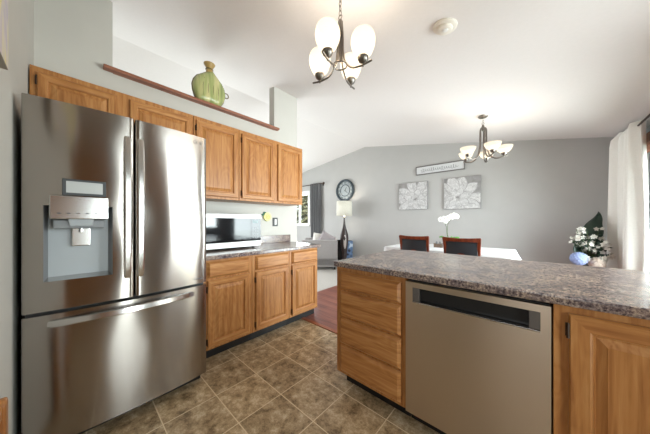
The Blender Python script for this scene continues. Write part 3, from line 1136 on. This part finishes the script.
c2 = (-.520, 3.893)
chandelier('five light chandelier with bowl shades hanging over the dining table', c2[0], c2[1], 2.70, 2.53, 2.14, .24, 5, math.radians(45),
           [(.016, .006), (.045, .014), (.074, .042), (.092, .080), (.097, .100)],
           [(.003, -.055), (.007, -.05), (.008, -.03), (.020, -.02), (.034, 0), (.036, .012), (.02, .014)], SHADE_GLASS_B, 0.6,
           [(.012, 2.535), (.036, 2.51), (.040, 2.40), (.046, 2.26), (.078, 2.14), (.15, 2.088), (.24, 2.10), (.275, 2.116)], .0105)

# smoke detector on the sloped ceiling
dx, dy = -.493, 1.898
t = thing('smoke_detector', 'round white smoke detector on the sloped kitchen ceiling', 'smoke detector', (dx, dy, zc(dx)), rot=(0, math.atan(MR), 0))
W2 = plain('warm_white_plastic', (226, 219, 208), .45)
MB().lathe([(.084, 0), (.084, -.010), (.078, -.016), (.060, -.018)], (0, 0, 0), 32).build('base', W2, t, smooth=40, local=True)
MB().lathe([(.058, -.014), (.056, -.030), (.046, -.038), (.012, -.040)], (0, 0, 0), 32).build('cover', W2, t, smooth=40, local=True)
MB().lathe([(.020, -.036), (.020, -.043), (.014, -.045)], (.012, -.012, 0), 20).build('test_button', WHITE_PAINT, t, smooth=40, local=True)

# ------------------------------------------------------------------ wall art on the gable wall
PAINT_BG = plain('painted_grey_canvas', (140, 137, 136), .8, noise=.2, nscale=9)
mm, nt, b = newmat('painted_petal_streaks')
tc = nt.nodes.new('ShaderNodeTexCoord')
n = nd(nt, 'ShaderNodeTexNoise', Scale=14.0, Detail=6, Roughness=.7, Distortion=1.5)
nt.links.new(tc.outputs['Object'], n.inputs['Vector'])
r = ramp(nt, n.outputs[0], [(.32, s2l((146, 143, 143))), (.48, s2l((186, 184, 184))), (.66, s2l((212, 210, 209)))])
nt.links.new(r.outputs[0], b.inputs['Base Color'])
PAINT_PETAL = mm
PAINT_DARK = plain('painted_dark_grey', (160, 157, 157), .8, noise=.2, nscale=20)


def clip(poly, x0, x1, z0, z1):
    def half(P, inside, inter):
        o = []
        for i in range(len(P)):
            a, b_ = P[i - 1], P[i]
            if inside(b_):
                if not inside(a):
                    o.append(inter(a, b_))
                o.append(b_)
            elif inside(a):
                o.append(inter(a, b_))
        return o
    for ax, lim, sg in ((0, x0, 1), (0, x1, -1), (1, z0, 1), (1, z1, -1)):
        if not poly:
            return poly
        poly = half(poly, lambda p: (p[ax] - lim) * sg >= 0,
                    lambda a, b_: tuple(a[k] + (b_[k] - a[k]) * (lim - a[ax]) / (b_[ax] - a[ax]) for k in (0, 1)))
    return poly


def painting(label, x0, x1, z0, z1, cxr, czr, seed):
    rnd = random.Random(seed)
    yf = YB - .04
    t = thing('painting', label, 'painting', ((x0 + x1) / 2, YB - .02, z0), 'flower canvases on the dining wall')
    MB().box(x0, x1, yf, YB - .001, z0, z1).build('canvas', PAINT_BG, t, bevel=.004)
    m = MB()
    cx_, cz_ = x0 + (x1 - x0) * cxr, z0 + (z1 - z0) * czr
    k = 0
    for ringi, (n_, L, wd) in enumerate(((10, .56, .115), (7, .27, .07))):
        for i in range(n_):
            a = 2 * PI * i / n_ + rnd.uniform(-.12, .12) + ringi * .3
            l = L * rnd.uniform(.75, 1.05)
            w = wd * rnd.uniform(.85, 1.15)
            for mat, ws, ls in ((1, 1.0, 1.0), (0, .88, .97)):
                pl = []
                for s_ in range(11):
                    u = s_ / 10
                    pl.append((l * ls * (.06 + .94 * u), w * ws * math.sin(PI * u ** 1.25) ** .8))
                poly = [(p, q) for p, q in pl] + [(p, -q) for p, q in reversed(pl[1:-1])]
                poly = [(cx_ + p * math.cos(a) - q * math.sin(a), cz_ + p * math.sin(a) + q * math.cos(a)) for p, q in poly]
                poly = clip(poly, x0 + .006, x1 - .006, z0 + .006, z1 - .006)
                if len(poly) >= 3:
                    y = yf - .0008 - .00025 * k
                    m.prism(poly, y, y + .0004, 'y', mat)
                k += 1
    for i in range(26):
        a, rr = rnd.uniform(0, 2 * PI), .05 * math.sqrt(rnd.random())
        p = (cx_ + rr * math.cos(a), cz_ + rr * math.sin(a))
        m.ball((p[0], yf - .0115, p[1]), .008, .002, .008, 8, 5, 1)
    m.build('painted_flower', [PAINT_PETAL, PAINT_DARK], t)


painting('smaller grey canvas with white flower left of its pair', -2.384, -1.722, 1.482, 2.108, .60, .38, 3)
painting('larger grey canvas with white flower right of its pair', -1.388, -.736, 1.462, 2.108, .40, .36, 8)

t = thing('wall_sign', 'long narrow white sign with grey script above the canvases', 'sign', (-1.49, YB - .02, 2.262))
sx0, sx1, sz0, sz1 = -1.985, -1.004, 2.262, 2.452
MB().box(sx0 + .012, sx1 - .012, YB - .022, YB - .001, sz0 + .012, sz1 - .012).build('board', plain('sign_white', (206, 206, 207), .7), t)
m = MB()
m.box(sx0, sx1, YB - .034, YB - .001, sz0, sz0 + .018).box(sx0, sx1, YB - .034, YB - .001, sz1 - .018, sz1)
m.box(sx0, sx0 + .018, YB - .034, YB - .001, sz0 + .018, sz1 - .018).box(sx1 - .018, sx1, YB - .034, YB - .001, sz0 + .018, sz1 - .018)
m.build('frame', plain('sign_frame_grey', (112, 108, 106), .6), t, bevel=.002)
m = MB()
rnd = random.Random(5)
cur = []
for i in range(150):
    u = i / 149
    amp = .022 + .020 * (math.sin(u * 23) > .55)
    cur.append((sx0 + .11 + .74 * u + .012 * math.cos(u * 2 * PI * 17), YB - .0245, (sz0 + sz1) / 2 - .004 + amp * math.sin(u * 2 * PI * 17)))
m.tube(cur, .0035, 5)
m.build('script_lettering', plain('sign_script_grey', (140, 140, 142), .7), t, smooth=60)

# clock
t = thing('wall_clock', 'large round dark framed wall clock above the floor lamp', 'clock', (-4.02, YB - .03, 1.79))
cc = (-4.02, 0, 2.105)
CLK = plain('slate_blue_metal', (52, 62, 68), .45, .3)
CLK_FACE = plain('clock_face_grey', (150, 157, 160), .7, noise=.1, nscale=10)
MB().ring((cc[0], YB - .036, cc[2]), .292, .033, 'y', 48, 10).build('frame', CLK, t, smooth=60)
MB().prism([(cc[0] + .285 * math.cos(2 * PI * k / 48), cc[2] + .285 * math.sin(2 * PI * k / 48)) for k in range(48)], YB - .022, YB - .001, 'y').build('face', CLK_FACE, t)
MB().ring((cc[0], YB - .026, cc[2]), .165, .010, 'y', 40, 6).build('inner_ring', CLK, t, smooth=60)
m = MB()
NUM = ['XII', 'I', 'II', 'III', 'IIII', 'V', 'VI', 'VII', 'VIII', 'IX', 'X', 'XI']
for k, s_ in enumerate(NUM):
    a = PI / 2 - 2 * PI * k / 12
    text('numeral', s_, .075, (cc[0] + .222 * math.cos(a), YB - .0235, cc[2] + .222 * math.sin(a)), (PI / 2, 0, 0), CLK, t, .001).rotation_euler = (PI / 2, -(a - PI / 2), 0)
for a, L, w in ((math.radians(60), .13, .010), (math.radians(-40), .2, .007)):
    m = MB()
    ca, sa = math.cos(a), math.sin(a)
    poly = [(cc[0] - w * sa * -1, cc[2] - w * ca), (cc[0] + L * ca, cc[2] + L * sa), (cc[0] - w * sa, cc[2] + w * ca), (cc[0] - .03 * ca, cc[2] - .03 * sa)]
    m.prism(poly, YB - .032, YB - .029, 'y')
    m.build('hand', BLACK, t)

# picture on the side wall, upper left edge of the photograph
t = thing('canvas_print', 'pastel canvas print hung high on wall left of refrigerator', 'picture', (-1.2, -.185, 1.783))
MB().box(-1.472, -.95, -.199, -.170, 1.783, 2.5).build('canvas', plain('canvas_edge', (150, 142, 130), .85), t, bevel=.002)
mm, nt, b = newmat('pastel_swirls')
tc = nt.nodes.new('ShaderNodeTexCoord')
mp = nt.nodes.new('ShaderNodeMapping')
mp.inputs['Scale'].default_value = (9, 1, 2.2)
nt.links.new(tc.outputs['Object'], mp.inputs['Vector'])
n = nd(nt, 'ShaderNodeTexNoise', Scale=1.0, Detail=2, Distortion=1.0)
nt.links.new(mp.outputs[0], n.inputs['Vector'])
r = ramp(nt, n.outputs[0], [(.35, s2l((196, 184, 150))), (.48, s2l((222, 210, 150))), (.55, s2l((206, 198, 190))), (.66, s2l((176, 166, 196)))])
nt.links.new(r.outputs[0], b.inputs['Base Color'])
MB().box(-1.470, -.952, -.170, -.1695, 1.785, 2.498).build('artwork', mm, t)

# folded step stool leaning against the same wall
t = thing('step_stool', 'low folded oak step stool standing against wall beside refrigerator', 'stool', (-1.2, -.185, 0))
for xx in (-1.41, -1.04):
    m = MB()
    m.prism([(xx, 0), (xx + .05, 0), (xx + .05, .565), (xx + .038, .582), (xx + .012, .582), (xx, .565)], -.196, -.162, 'y')
    m.build('side_rail', OAK_V, t, bevel=.006)
for z in (.12, .34, .52):
    MB().box(-1.362, -1.038, -.192, -.17, z, z + .05).build('rung', OAK_H, t, bevel=.004)

# ------------------------------------------------------------------ dining set
TX0, TX1, TY0, TY1, TZ = -1.86, -.20, 3.56, 4.52, .785
t = thing('dining_table', 'rectangular wooden dining table hidden under a white cloth', 'table', ((TX0 + TX1) / 2, (TY0 + TY1) / 2, 0))
MB().box(TX0, TX1, TY0, TY1, .75, .778).build('tabletop', CHERRY, t, bevel=.006)
MB().box(TX0 + .08, TX1 - .08, TY0 + .08, TY1 - .08, .66, .75).build('apron', CHERRY, t)
for a in (TX0 + .06, TX1 - .13):
    for b_ in (TY0 + .06, TY1 - .13):
        MB().box(a, a + .07, b_, b_ + .07, 0, .66).build('leg', CHERRY, t, bevel=.006)


def cloth():
    m = MB()
    cx_, cy_ = (TX0 + TX1) / 2, (TY0 + TY1) / 2
    hx, hy = (TX1 - TX0) / 2 + .006, (TY1 - TY0) / 2 + .006
    N = 160
    per = []
    r_ = .05
    for k in range(N):
        a = 2 * PI * (k + .5) / N
        # superellipse-like rectangle border
        ca, sa = math.cos(a), math.sin(a)
        s_ = 1 / max(abs(ca) / 1.0, abs(sa) / 1.0)
        x, y = ca * s_ * hx, sa * s_ * hy
        per.append((x, y, a))
    def lp(sc_, z, wav):
        o = []
        for k, (x, y, a) in enumerate(per):
            w = 1 + wav * math.sin(k * 2 * PI * 22 / N) * .5 + wav * .6
            corner = (min(abs(x) / hx, abs(y) / hy)) ** 6
            o.append((cx_ + x * sc_ * (1 + (w - 1) * .03 / hx * 10 * .1) + (x / hx) * (w - 1) * .02, cy_ + y * sc_ + (y / hy) * (w - 1) * .02, z - .07 * corner * (1 if z < TZ - .02 else 0)))
        return o
    loops = [lp(.02, TZ, 0), lp(.5, TZ, 0), lp(.97, TZ, 0), lp(1.0, TZ - .002, 0), lp(1.008, TZ - .012, .1), lp(1.02, TZ - .10, .8), lp(1.035, TZ - .20, 1.5), lp(1.045, TZ - .28, 2.0)]
    m.loft(loops, cap=False)
    m.add(loops[0], [tuple(range(N))])
    return m


tag(cloth().build('tablecloth', CLOTH_W, smooth=60), 'white tablecloth draped over the dining table behind counter', 'tablecloth')


def dining_chair(loc, label):
    t = thing('dining_chair', label, 'chair', loc, 'cherry wood chairs at the dining table')
    # local: back plane at y=0, seat towards +y, centred on x
    B = lambda: MB()
    for s_ in (-1, 1):
        m = B()
        lp = []
        for z, x, y, h in ((0, .185, -.03, .018), (.40, .180, .015, .020), (.70, .184, .005, .019), (.9, .194, -.022, .018), (.995, .203, -.042, .016)):
            lp.append([(s_ * x - h, y - h, z), (s_ * x + h, y - h, z), (s_ * x + h, y + h, z), (s_ * x - h, y + h, z)])
        m.loft(lp).build('rear_leg', CHERRY, t, bevel=.004, local=True)
        B().loft([[(s_ * .19 - h, .43 - h, z), (s_ * .19 + h, .43 - h, z), (s_ * .19 + h, .43 + h, z), (s_ * .19 - h, .43 + h, z)] for z, h in ((0, .015), (.41, .021))]).build('front_leg', CHERRY, t, bevel=.004, local=True)
    # gently curved top rail
    lp = []
    for i in range(13):
        u = i / 12 * 2 - 1
        x = .213 * u
        y = -.035 - .022 * (1 - u * u)
        zt = 1.000 - .006 * (1 - u * u) + .006 * abs(u) ** 3
        lp.append([(x, y - .012, .948), (x, y + .012, .948), (x, y + .014, zt), (x, y - .014, zt)])
    B().loft(lp).build('top_rail', CHERRY, t, bevel=.005, local=True)
    lp = []
    for i in range(13):
        u = i / 12 * 2 - 1
        x = .180 * u
        y = -.020 - .018 * (1 - u * u)
        zb = .70 + .10 * max(0, 1 - (u / .42) ** 4) 
        lp.append([(x, y - .012, zb), (x, y + .014, zb), (x, y + .010, .947), (x, y - .014, .947)])
    B().loft(lp).build('back_pad', LEATHER, t, bevel=.006, smooth=40, local=True)
    B().box(-.18, .18, -.01, .014, .655, .70).loft([[(-.085, -.028, .70), (-.085, -.008, .70), (-.055, -.022, .812), (-.055, -.042, .812)], [(.085, -.028, .70), (.085, -.008, .70), (.055, -.022, .812), (.055, -.042, .812)]]).build('splat', CHERRY, t, bevel=.003, local=True)
    B().box(-.205, .205, .02, .46, .41, .45).build('seat_frame', CHERRY, t, bevel=.006, local=True)
    B().box(-.195, .195, .025, .45, .45, .49).build('seat', LEATHER, t, bevel=.015, local=True)
    return t


ch = dining_chair((-1.292, 3.385, 0), 'dining chair with dark leather back, left of the two')
copy_thing(ch, (-.682, 3.385, 0), 'dining chair with dark leather back, right of the two')

# orchid on the table
ox, oy = -.985, 4.02
t = thing('potted_orchid', 'white potted orchid standing on the white tablecloth', 'orchid', (ox, oy, TZ))
MB().lathe([(.045, 0), (.062, .06), (.07, .11), (.064, .11), (.055, .09)], (ox, oy, TZ + .0005), 20).build('pot', CERAMIC_W, t, smooth=50)
m = MB()
for a, L in ((.2, .14), (1.4, .12), (2.7, .17), (3.4, .14), (4.6, .12), (5.6, .15)):
    d = Vector((math.cos(a), math.sin(a), 0))
    s_ = Vector((-d.y, d.x, 0))
    def lf(u, v, d=d, s_=s_, L=L):
        w = .028 * math.sin(PI * min(1, .12 + .88 * u)) * (2 * v - 1)
        p = Vector((ox, oy, TZ + .10)) + d * (L * u) + s_ * w + Vector((0, 0, .085 * math.sin(PI * u * .62) - .02 * abs(2 * v - 1)))
        return tuple(p)
    m.sheet(lf, 8, 4)
m.build('leaves', LEAF_B, t, smooth=80, solid=.003)
rr = wdir(0)
stems = [[(0, 0, .1), (-.03, 0, .25), (-.02, 0, .38), (.03, 0, .47), (.10, 0, .5)], [(0, 0, .1), (-.04, .02, .22), (-.05, .02, .34), (-.09, .02, .43), (-.16, .02, .44)]]
fl = MB()
sm = MB()
for st in stems:
    P = [Vector((ox, oy, TZ)) + rr * a + Vector((0, b_, c)) for a, b_, c in st]
    sm.tube([tuple(p) for p in P], .0035, 6)
sm.build('stems', STEMG, t, smooth=60)
ff = wdir(PI / 2)
for cx_, cz_, s_ in ((.085, .515, .058), (.035, .50, .055), (.12, .50, .045), (-.02, .475, .048), (-.075, .465, .052), (-.13, .455, .046), (-.055, .43, .042)):
    cen = Vector((ox, oy - .01, TZ + cz_)) + rr * cx_
    for k in range(5):
        a = PI / 2 + 2 * PI * k / 5
        wd = .62 if k in (1, 4) else .42
        pl = []
        for i in range(8):
            u = i / 7
            pl.append((s_ * u, s_ * wd * math.sin(PI * u ** .8)))
        poly = pl + [(p, -q) for p, q in reversed(pl[1:-1])]
        vs_ = [tuple(cen + rr * (p * math.cos(a) - q * math.sin(a)) + Vector((0, 0, p * math.sin(a) + q * math.cos(a))) + ff * (-.004 * k + .012 * p / s_)) for p, q in poly]
        fl.add(vs_, [tuple(range(len(vs_)))])
    fl.ball(tuple(cen - ff * .02), .008, .008, .008, 8, 5)
fl.build('blossoms', PETAL_W, t, solid=.002)
# small brown caddy on the cloth
t = thing('condiment_caddy', 'small brown wooden caddy on tablecloth between the chairs', 'caddy', (-1.14, 4.0, TZ))
m = MB()
m.box(-1.20, -1.08, 3.96, 4.04, TZ + .0005, TZ + .012).box(-1.20, -1.19, 3.96, 4.04, TZ + .012, TZ + .07).box(-1.09, -1.08, 3.96, 4.04, TZ + .012, TZ + .07)
m.box(-1.19, -1.09, 3.96, 3.968, TZ + .012, TZ + .06).box(-1.19, -1.09, 4.032, 4.04, TZ + .012, TZ + .06)
m.build('box', wood('caddy_wood', (84, 66, 54), (116, 96, 82), (136, 114, 98)), t)
m = MB()
for x in (-1.165, -1.115):
    MB().lathe([(.018, .013), (.018, .075), (.010, .09), (.010, .10)], (x, 4.0, TZ), 14).build('shaker', GREY_PLASTIC, t, smooth=50)


# ------------------------------------------------------------------ flower arrangement in the corner
px_, py_ = .60, 4.93
t = thing('flower_arrangement', 'tall vase of white and blue flowers beside the white curtain', 'flowers', (px_, py_, 0))
MB().lathe([(.10, 0), (.12, .03), (.13, .2), (.12, .4), (.09, .52), (.10, .58), (.09, .58), (.08, .5)], (px_, py_, 0), 24).build('floor_vase', plain('grey_stoneware', (120, 112, 108), .5), t, smooth=50)
rnd = random.Random(11)
sm, wf, gl = MB(), MB(), MB()
base = Vector((px_, py_, .56))


def blossom(mb, cen, s_, n_=5):
    nrm = Vector((rnd.uniform(-.7, .5), rnd.uniform(-1, -.35), rnd.uniform(-.3, .6))).normalized()
    u = nrm.orthogonal().normalized()
    v = nrm.cross(u)
    for k in range(n_):
        a = 2 * PI * k / n_ + rnd.random() * .3
        d = u * math.cos(a) + v * math.sin(a)
        e = nrm.cross(d)
        vs_ = [cen + nrm * -.003, cen + d * s_ * .5 + e * s_ * .36 + nrm * .004, cen + d * s_ + nrm * .008, cen + d * s_ * .5 - e * s_ * .36 + nrm * .004]
        mb.add([tuple(p) for p in vs_], [(0, 1, 2, 3)])


tips = []
for k in range(34):
    lat = rnd.uniform(-.31, .09)
    hgt = rnd.uniform(.70, 1.0) + (.12 if lat < -.08 and rnd.random() < .45 else 0)
    tip = Vector((px_, py_, 0)) + rr * lat + Vector((0, 0, hgt)) + ff * rnd.uniform(-.22, .0)
    tips.append(tip)
tips.append(Vector((px_, py_, 1.10)) + rr * -.25 - ff * .05)
tips.append(Vector((px_, py_, 1.12)) + rr * .08 - ff * .05)
for tip in tips:
    mid = base.lerp(tip, .55) + Vector((0, 0, .05))
    sm.tube([tuple(base), tuple(mid), tuple(tip)], .003, 5)
    for j in range(2):
        q = tip + Vector((rnd.uniform(-.035, .035), rnd.uniform(-.03, .03), rnd.uniform(-.05, .03)))
        blossom(wf, q, rnd.uniform(.026, .038))
    for j in range(5):
        q = mid.lerp(tip, rnd.uniform(-.2, .9))
        d = Vector((rnd.uniform(-1, 1), rnd.uniform(-1, 0), rnd.uniform(0, .8))).normalized()
        e = d.orthogonal().normalized()
        L = rnd.uniform(.05, .08)
        gl.add([tuple(q), tuple(q + d * L * .5 + e * .016), tuple(q + d * L), tuple(q + d * L * .5 - e * .016)], [(0, 1, 2, 3)])
sm.build('stems', STEMG, t, smooth=60)
wf.build('white_blossoms', PETAL_W, t, solid=.0015)
gl.build('small_leaves', LEAF, t, solid=.0015)


def cluster(cen, R, mat, name, n_, s_):
    m = MB()
    for k in range(n_):
        a = math.acos(1 - 2 * (k + .5) / n_)
        b_ = PI * (1 + 5 ** .5) * k
        d = Vector((math.sin(a) * math.cos(b_), math.sin(a) * math.sin(b_), math.cos(a)))
        u = d.orthogonal().normalized()
        v = d.cross(u)
        q = Vector(cen) + d * R
        for j in range(4):
            an = PI / 2 * j + k
            w = u * math.cos(an) + v * math.sin(an)
            e = d.cross(w)
            m.add([tuple(q), tuple(q + w * s_ * .6 + e * s_ * .45), tuple(q + w * s_ + d * .004), tuple(q + w * s_ * .6 - e * s_ * .45)], [(0, 1, 2, 3)])
    m.ball(cen, R * .82)
    m.build(name, mat, t)


q = Vector((px_, py_, .70)) - rr * .29 - ff * .12
cluster(tuple(q), .085, PETAL_B, 'blue_hydrangea', 90, .024)
q = Vector((px_, py_, .645)) - rr * .10 - ff * .17
cluster(tuple(q), .075, PETAL_C, 'cream_rose', 40, .034)


def bigleaf(u, v, lat0=.235, z0=.55):
    # broad upright leaf, tip up, midrib bowed
    s_ = 2 * v - 1
    w = .34 * (math.sin(PI * (.06 + .94 * u) ** .9) ** .75) * (1 - .15 * u) * (1 if s_ < 0 else .3)
    lat = .02 + .17 * u ** 1.1 + s_ * w
    z = .60 + .76 * u - .03 * abs(s_)
    dep = .10 * u - .05 * abs(s_) ** 1.5 + .01 * math.sin(26 * u) * abs(s_)
    return tuple(Vector((px_, py_, 0)) + rr * lat + Vector((0, 0, z)) + ff * dep * .6)


m = MB().sheet(bigleaf, 24, 12)
m.build('broad_leaf', LEAF, t, smooth=80, solid=.003)

# ------------------------------------------------------------------ living room corner
t = thing('curtain_rod', 'dark curtain rod over the living room window', 'curtain rod', (-5.8, YB - .09, 2.402))
MB().tube([(-6.85, YB - .09, 2.402), (-4.83, YB - .09, 2.402)], .013, 10).build('rod', BRONZE, t, smooth=50)
MB().ball((-4.80, YB - .09, 2.402), .035).build('finial', BRONZE, t, smooth=60)
for x in (-6.7, -4.9):
    MB().box(x - .01, x + .01, YB - .09, YB - .001, 2.378, 2.389).box(x - .018, x + .018, YB - .008, YB - .001, 2.34, 2.42).build('bracket', BRONZE, t)


def gcurt(u, v):
    x = -5.40 + .46 * u
    z = .03 + 2.40 * v
    y = YB - .085 + .04 * math.sin(2 * PI * 4.5 * u + .3 * math.sin(4 * v))
    return (x + .01 * math.sin(7 * v + 9 * u) * (1 - v), y, z)


tag(MB().sheet(gcurt, 70, 20).build('curtain', CURT_G, smooth=80, solid=.006), 'grey curtain hanging right of the living room window', 'curtain')

# armchair turned away from the camera
A0 = Vector((0, 0, 0)) + rr * (-.135) + ff * 6.16
t = thing('armchair', 'pale grey armchair in the living room corner', 'armchair', (A0.x, A0.y, 0), rz=TH)
MB().box(-.44, .44, -.48, .48, .10, .30).build('base', SOFA_F, t, bevel=.02, local=True)
MB().box(-.44, .355, -.32, .32, .30, .46).build('seat_cushion', SOFA_F, t, bevel=.04, local=True, segs=3)
for s_ in (-1, 1):
    MB().box(-.44, .45, s_ * .40 - .08, s_ * .40 + .08, .07, .742).build('arm', SOFA_F, t, bevel=.025, local=True, segs=3)
MB().loft([[(.36, -.32, .30), (.45, -.32, .30), (.45, .32, .30), (.36, .32, .30)], [(.39, -.32, .76), (.45, -.32, .75), (.45, .32, .75), (.39, .32, .76)]]).build('backrest', SOFA_F, t, bevel=.04, local=True, segs=3)
for a in (-.38, .38):
    for b_ in (-.42, .42):
        MB().lathe([(.022, 0), (.028, .10)], (a, b_, 0), 12).build('leg', BLACK, t, local=True)


def cushion(label, lat, dep, z, size, th_, roll, mat):
    t = thing('cushion', label, 'cushion', tuple(rr * lat + ff * dep + Vector((0, 0, z))), rot=(0, roll, TH))
    m = MB()
    n_ = 12
    for sgn in (-1, 1):
        def f(u, v, sgn=sgn):
            a, b_ = 2 * u - 1, 2 * v - 1
            h = th_ * ((1 - a ** 4) * (1 - b_ ** 4)) ** .5
            k = 1 - .06 * (1 - abs(a)) * abs(b_) - .0
            return (a * size * (1 - .07 * (1 - b_ * b_) * 0), sgn * h, b_ * size * (1 - .05 * (1 - a * a)))
        m.sheet(f, n_, n_)
    m.build('cover', mat, t, smooth=80, local=True)
    return t


cushion('grey square cushion propped on its corner in the armchair', .03, 5.935, .725, .185, .07, math.radians(30), PILLOW_G)
cushion('white cushion at the front of the pale grey armchair', -.14, 6.12, .70, .19, .06, math.radians(8), PILLOW_W)

# floor lamp
lp_ = rr * .525 + ff * 6.20
lx, ly = lp_.x, lp_.y
t = thing('floor_lamp', 'sculptural dark floor lamp with a pale drum shade', 'lamp', (lx, ly, 0))
MB().lathe([(.085, 0), (.085, .02), (.05, .035), (.04, .06)], (lx, ly, 0), 24).build('base', WALNUT_DARK, t, smooth=50)
loops = []
for z, r_ in ((.05, .045), (.2, .06), (.4, .075), (.6, .10), (.75, .112), (.85, .105), (.95, .075), (1.05, .045), (1.15, .028), (1.25, .022), (1.33, .018)):
    loops.append([tuple(Vector((lx, ly, z)) + rr * (r_ * math.cos(2 * PI * k / 20)) + ff * (r_ * .6 * math.sin(2 * PI * k / 20))) for k in range(20)])
MB().loft(loops).build('body', WALNUT_DARK, t, smooth=60)
m = MB()
pp = []
for k in range(25):
    a = 2 * PI * k / 24
    pp.append(Vector((lx, ly, .66)) + rr * (.012 + .038 * math.cos(a)) + Vector((0, 0, .19 * math.sin(a))) - ff * (.064))
m.add([tuple(p) for p in pp[:-1]] + [tuple(p + ff * .03) for p in pp[:-1]], [tuple(range(24))] + [(i, (i + 1) % 24, 24 + (i + 1) % 24, 24 + i) for i in range(24)])
m.build('inlay', plain('silver_inlay', (190, 182, 178), .35, .4), t)
MB().lathe([(.215, 1.365), (.205, 1.755)], (lx, ly, 0), 40, cap=False).build('lamp_shade', LAMP_LINEN, t, smooth=60, solid=.004)
MB().lathe([(.012, 1.33), (.012, 1.50), (.03, 1.53), (.035, 1.57), (.02, 1.61)], (lx, ly, 0), 14).build('light_bulb', glow_mat('lit_bulb', (255, 236, 205), 3), t, smooth=60)
l = bpy.data.lights.new('lamp_light', 'POINT')
l.energy = 3
l.color = (1, .93, .82)
l.shadow_soft_size = .05
lo = bpy.data.objects.new('lamp_light', l)
COL.objects.link(lo)
lo.location = (0, 0, 1.66)
lo.parent = t

# black side table and patterned bin
q = rr * .432 + ff * 6.48
t = thing('side_table', 'small black side table between armchair and floor lamp', 'table', (q.x, q.y, 0), rz=TH)
MB().box(-.085, .085, -.09, .09, .66, .69).build('top', BLACK, t, bevel=.004, local=True)
MB().box(-.075, .075, -.08, .08, .03, .66).build('cabinet', BLACK, t, bevel=.004, local=True)
MB().box(-.085, .085, -.09, .09, 0, .03).build('plinth', BLACK, t, local=True)
mm, nt, b = newmat('blue_white_pattern')
tc = nt.nodes.new('ShaderNodeTexCoord')
n = nd(nt, 'ShaderNodeTexVoronoi', Scale=9.0)
nt.links.new(tc.outputs['Object'], n.inputs['Vector'])
r = ramp(nt, n.outputs[0], [(.15, s2l((36, 44, 66))), (.35, s2l((90, 116, 152))), (.6, s2l((110, 138, 176))), (.75, s2l((190, 204, 220)))])
r.color_ramp.interpolation = 'CONSTANT'
nt.links.new(r.outputs[0], b.inputs['Base Color'])
q = rr * .682 + ff * 6.36
t = thing('storage_bin', 'tall blue patterned bin standing right of the floor lamp', 'bin', (q.x, q.y, 0), rz=TH)
MB().loft([[(-.075, -.075, 0), (.075, -.075, 0), (.075, .075, 0), (-.075, .075, 0)], [(-.085, -.085, .67), (.085, -.085, .67), (.085, .085, .67), (-.085, .085, .67)],
           [(-.075, -.075, .67), (.075, -.075, .67), (.075, .075, .67), (-.075, .075, .67)], [(-.065, -.065, .05), (.065, -.065, .05), (.065, .065, .05), (-.065, .065, .05)]]).build('bin_body', mm, t, local=True)
MB().ring((0, 0, .67), .085, .008, 'z', 4, 6).build('rim', plain('navy_rim', (46, 56, 80), .6), t, local=True).rotation_euler = (0, 0, PI / 4)

# ------------------------------------------------------------------ outside and behind the camera
g = MB().box(-30, 30, -30, 40, -.4, -.3).build('ground', plain('lawn', (120, 132, 84), .95, noise=.25, nscale=2), org=(0, 0, -.4))
struct(g)
t = thing('evergreen_tree', 'evergreen tree outside the living room window', 'tree', (-9.6, 9.2, -.3))
MB().lathe([(.14, -.3), (.10, 2.0), (.03, 4.4)], (-9.6, 9.2, 0), 12).build('trunk', plain('bark', (92, 78, 62), .9), t)
m = MB()
rnd = random.Random(4)
for k in range(900):
    u = rnd.random() ** .8
    z = .3 + 4.3 * u
    R_ = 1.7 * (1 - u) + .1
    a = rnd.uniform(0, 2 * PI)
    d = Vector((math.cos(a), math.sin(a), -.35))
    p = Vector((-9.6, 9.2, z))
    e = Vector((-d.y, d.x, 0))
    L = R_ * rnd.uniform(.7, 1.1)
    m.add([tuple(p + d * L * .2), tuple(p + d * L * .7 + e * .14), tuple(p + d * L), tuple(p + d * L * .7 - e * .14)], [(0, 1, 2, 3)])
m.build('foliage', plain('fir_green', (150, 142, 104), .9, noise=.3, nscale=4), t, solid=.01)

t = thing('added_pantry_cabinet', 'unseen oak pantry cabinet added for the refrigerator to reflect', 'cabinet', (.80, -.22, 0))  # out of view, added as a brown reflection for the left refrigerator door
MB().box(.52, 1.078, -.54, .08, .09, 2.21).build('body', [OAK_V, OAK_H], t, bevel=.003)
MB().box(.58, 1.07, -.53, .07, 0, .09).build('toe_kick', BLACK, t)
panel_mb('x', .52, -1, -.515, .055, .12, 1.30).build('door', [OAK_V, OAK_H], t)
panel_mb('x', .52, -1, -.515, .055, 1.33, 2.18).build('door', [OAK_V, OAK_H], t)
t = thing('upper_cabinet', 'unseen oak wall cabinet added on right wall for refrigerator reflections', 'cabinet', (.92, 1.25, 1.437))  # out of view, added so the right refrigerator door reflects brown
MB().box(.76, 1.078, .94, 1.42, 1.437, 2.212).build('body', [OAK_V, OAK_H], t, bevel=.003)
panel_mb('x', .76, -1, .96, 1.40, 1.46, 2.18).build('door', [OAK_V, OAK_H], t)
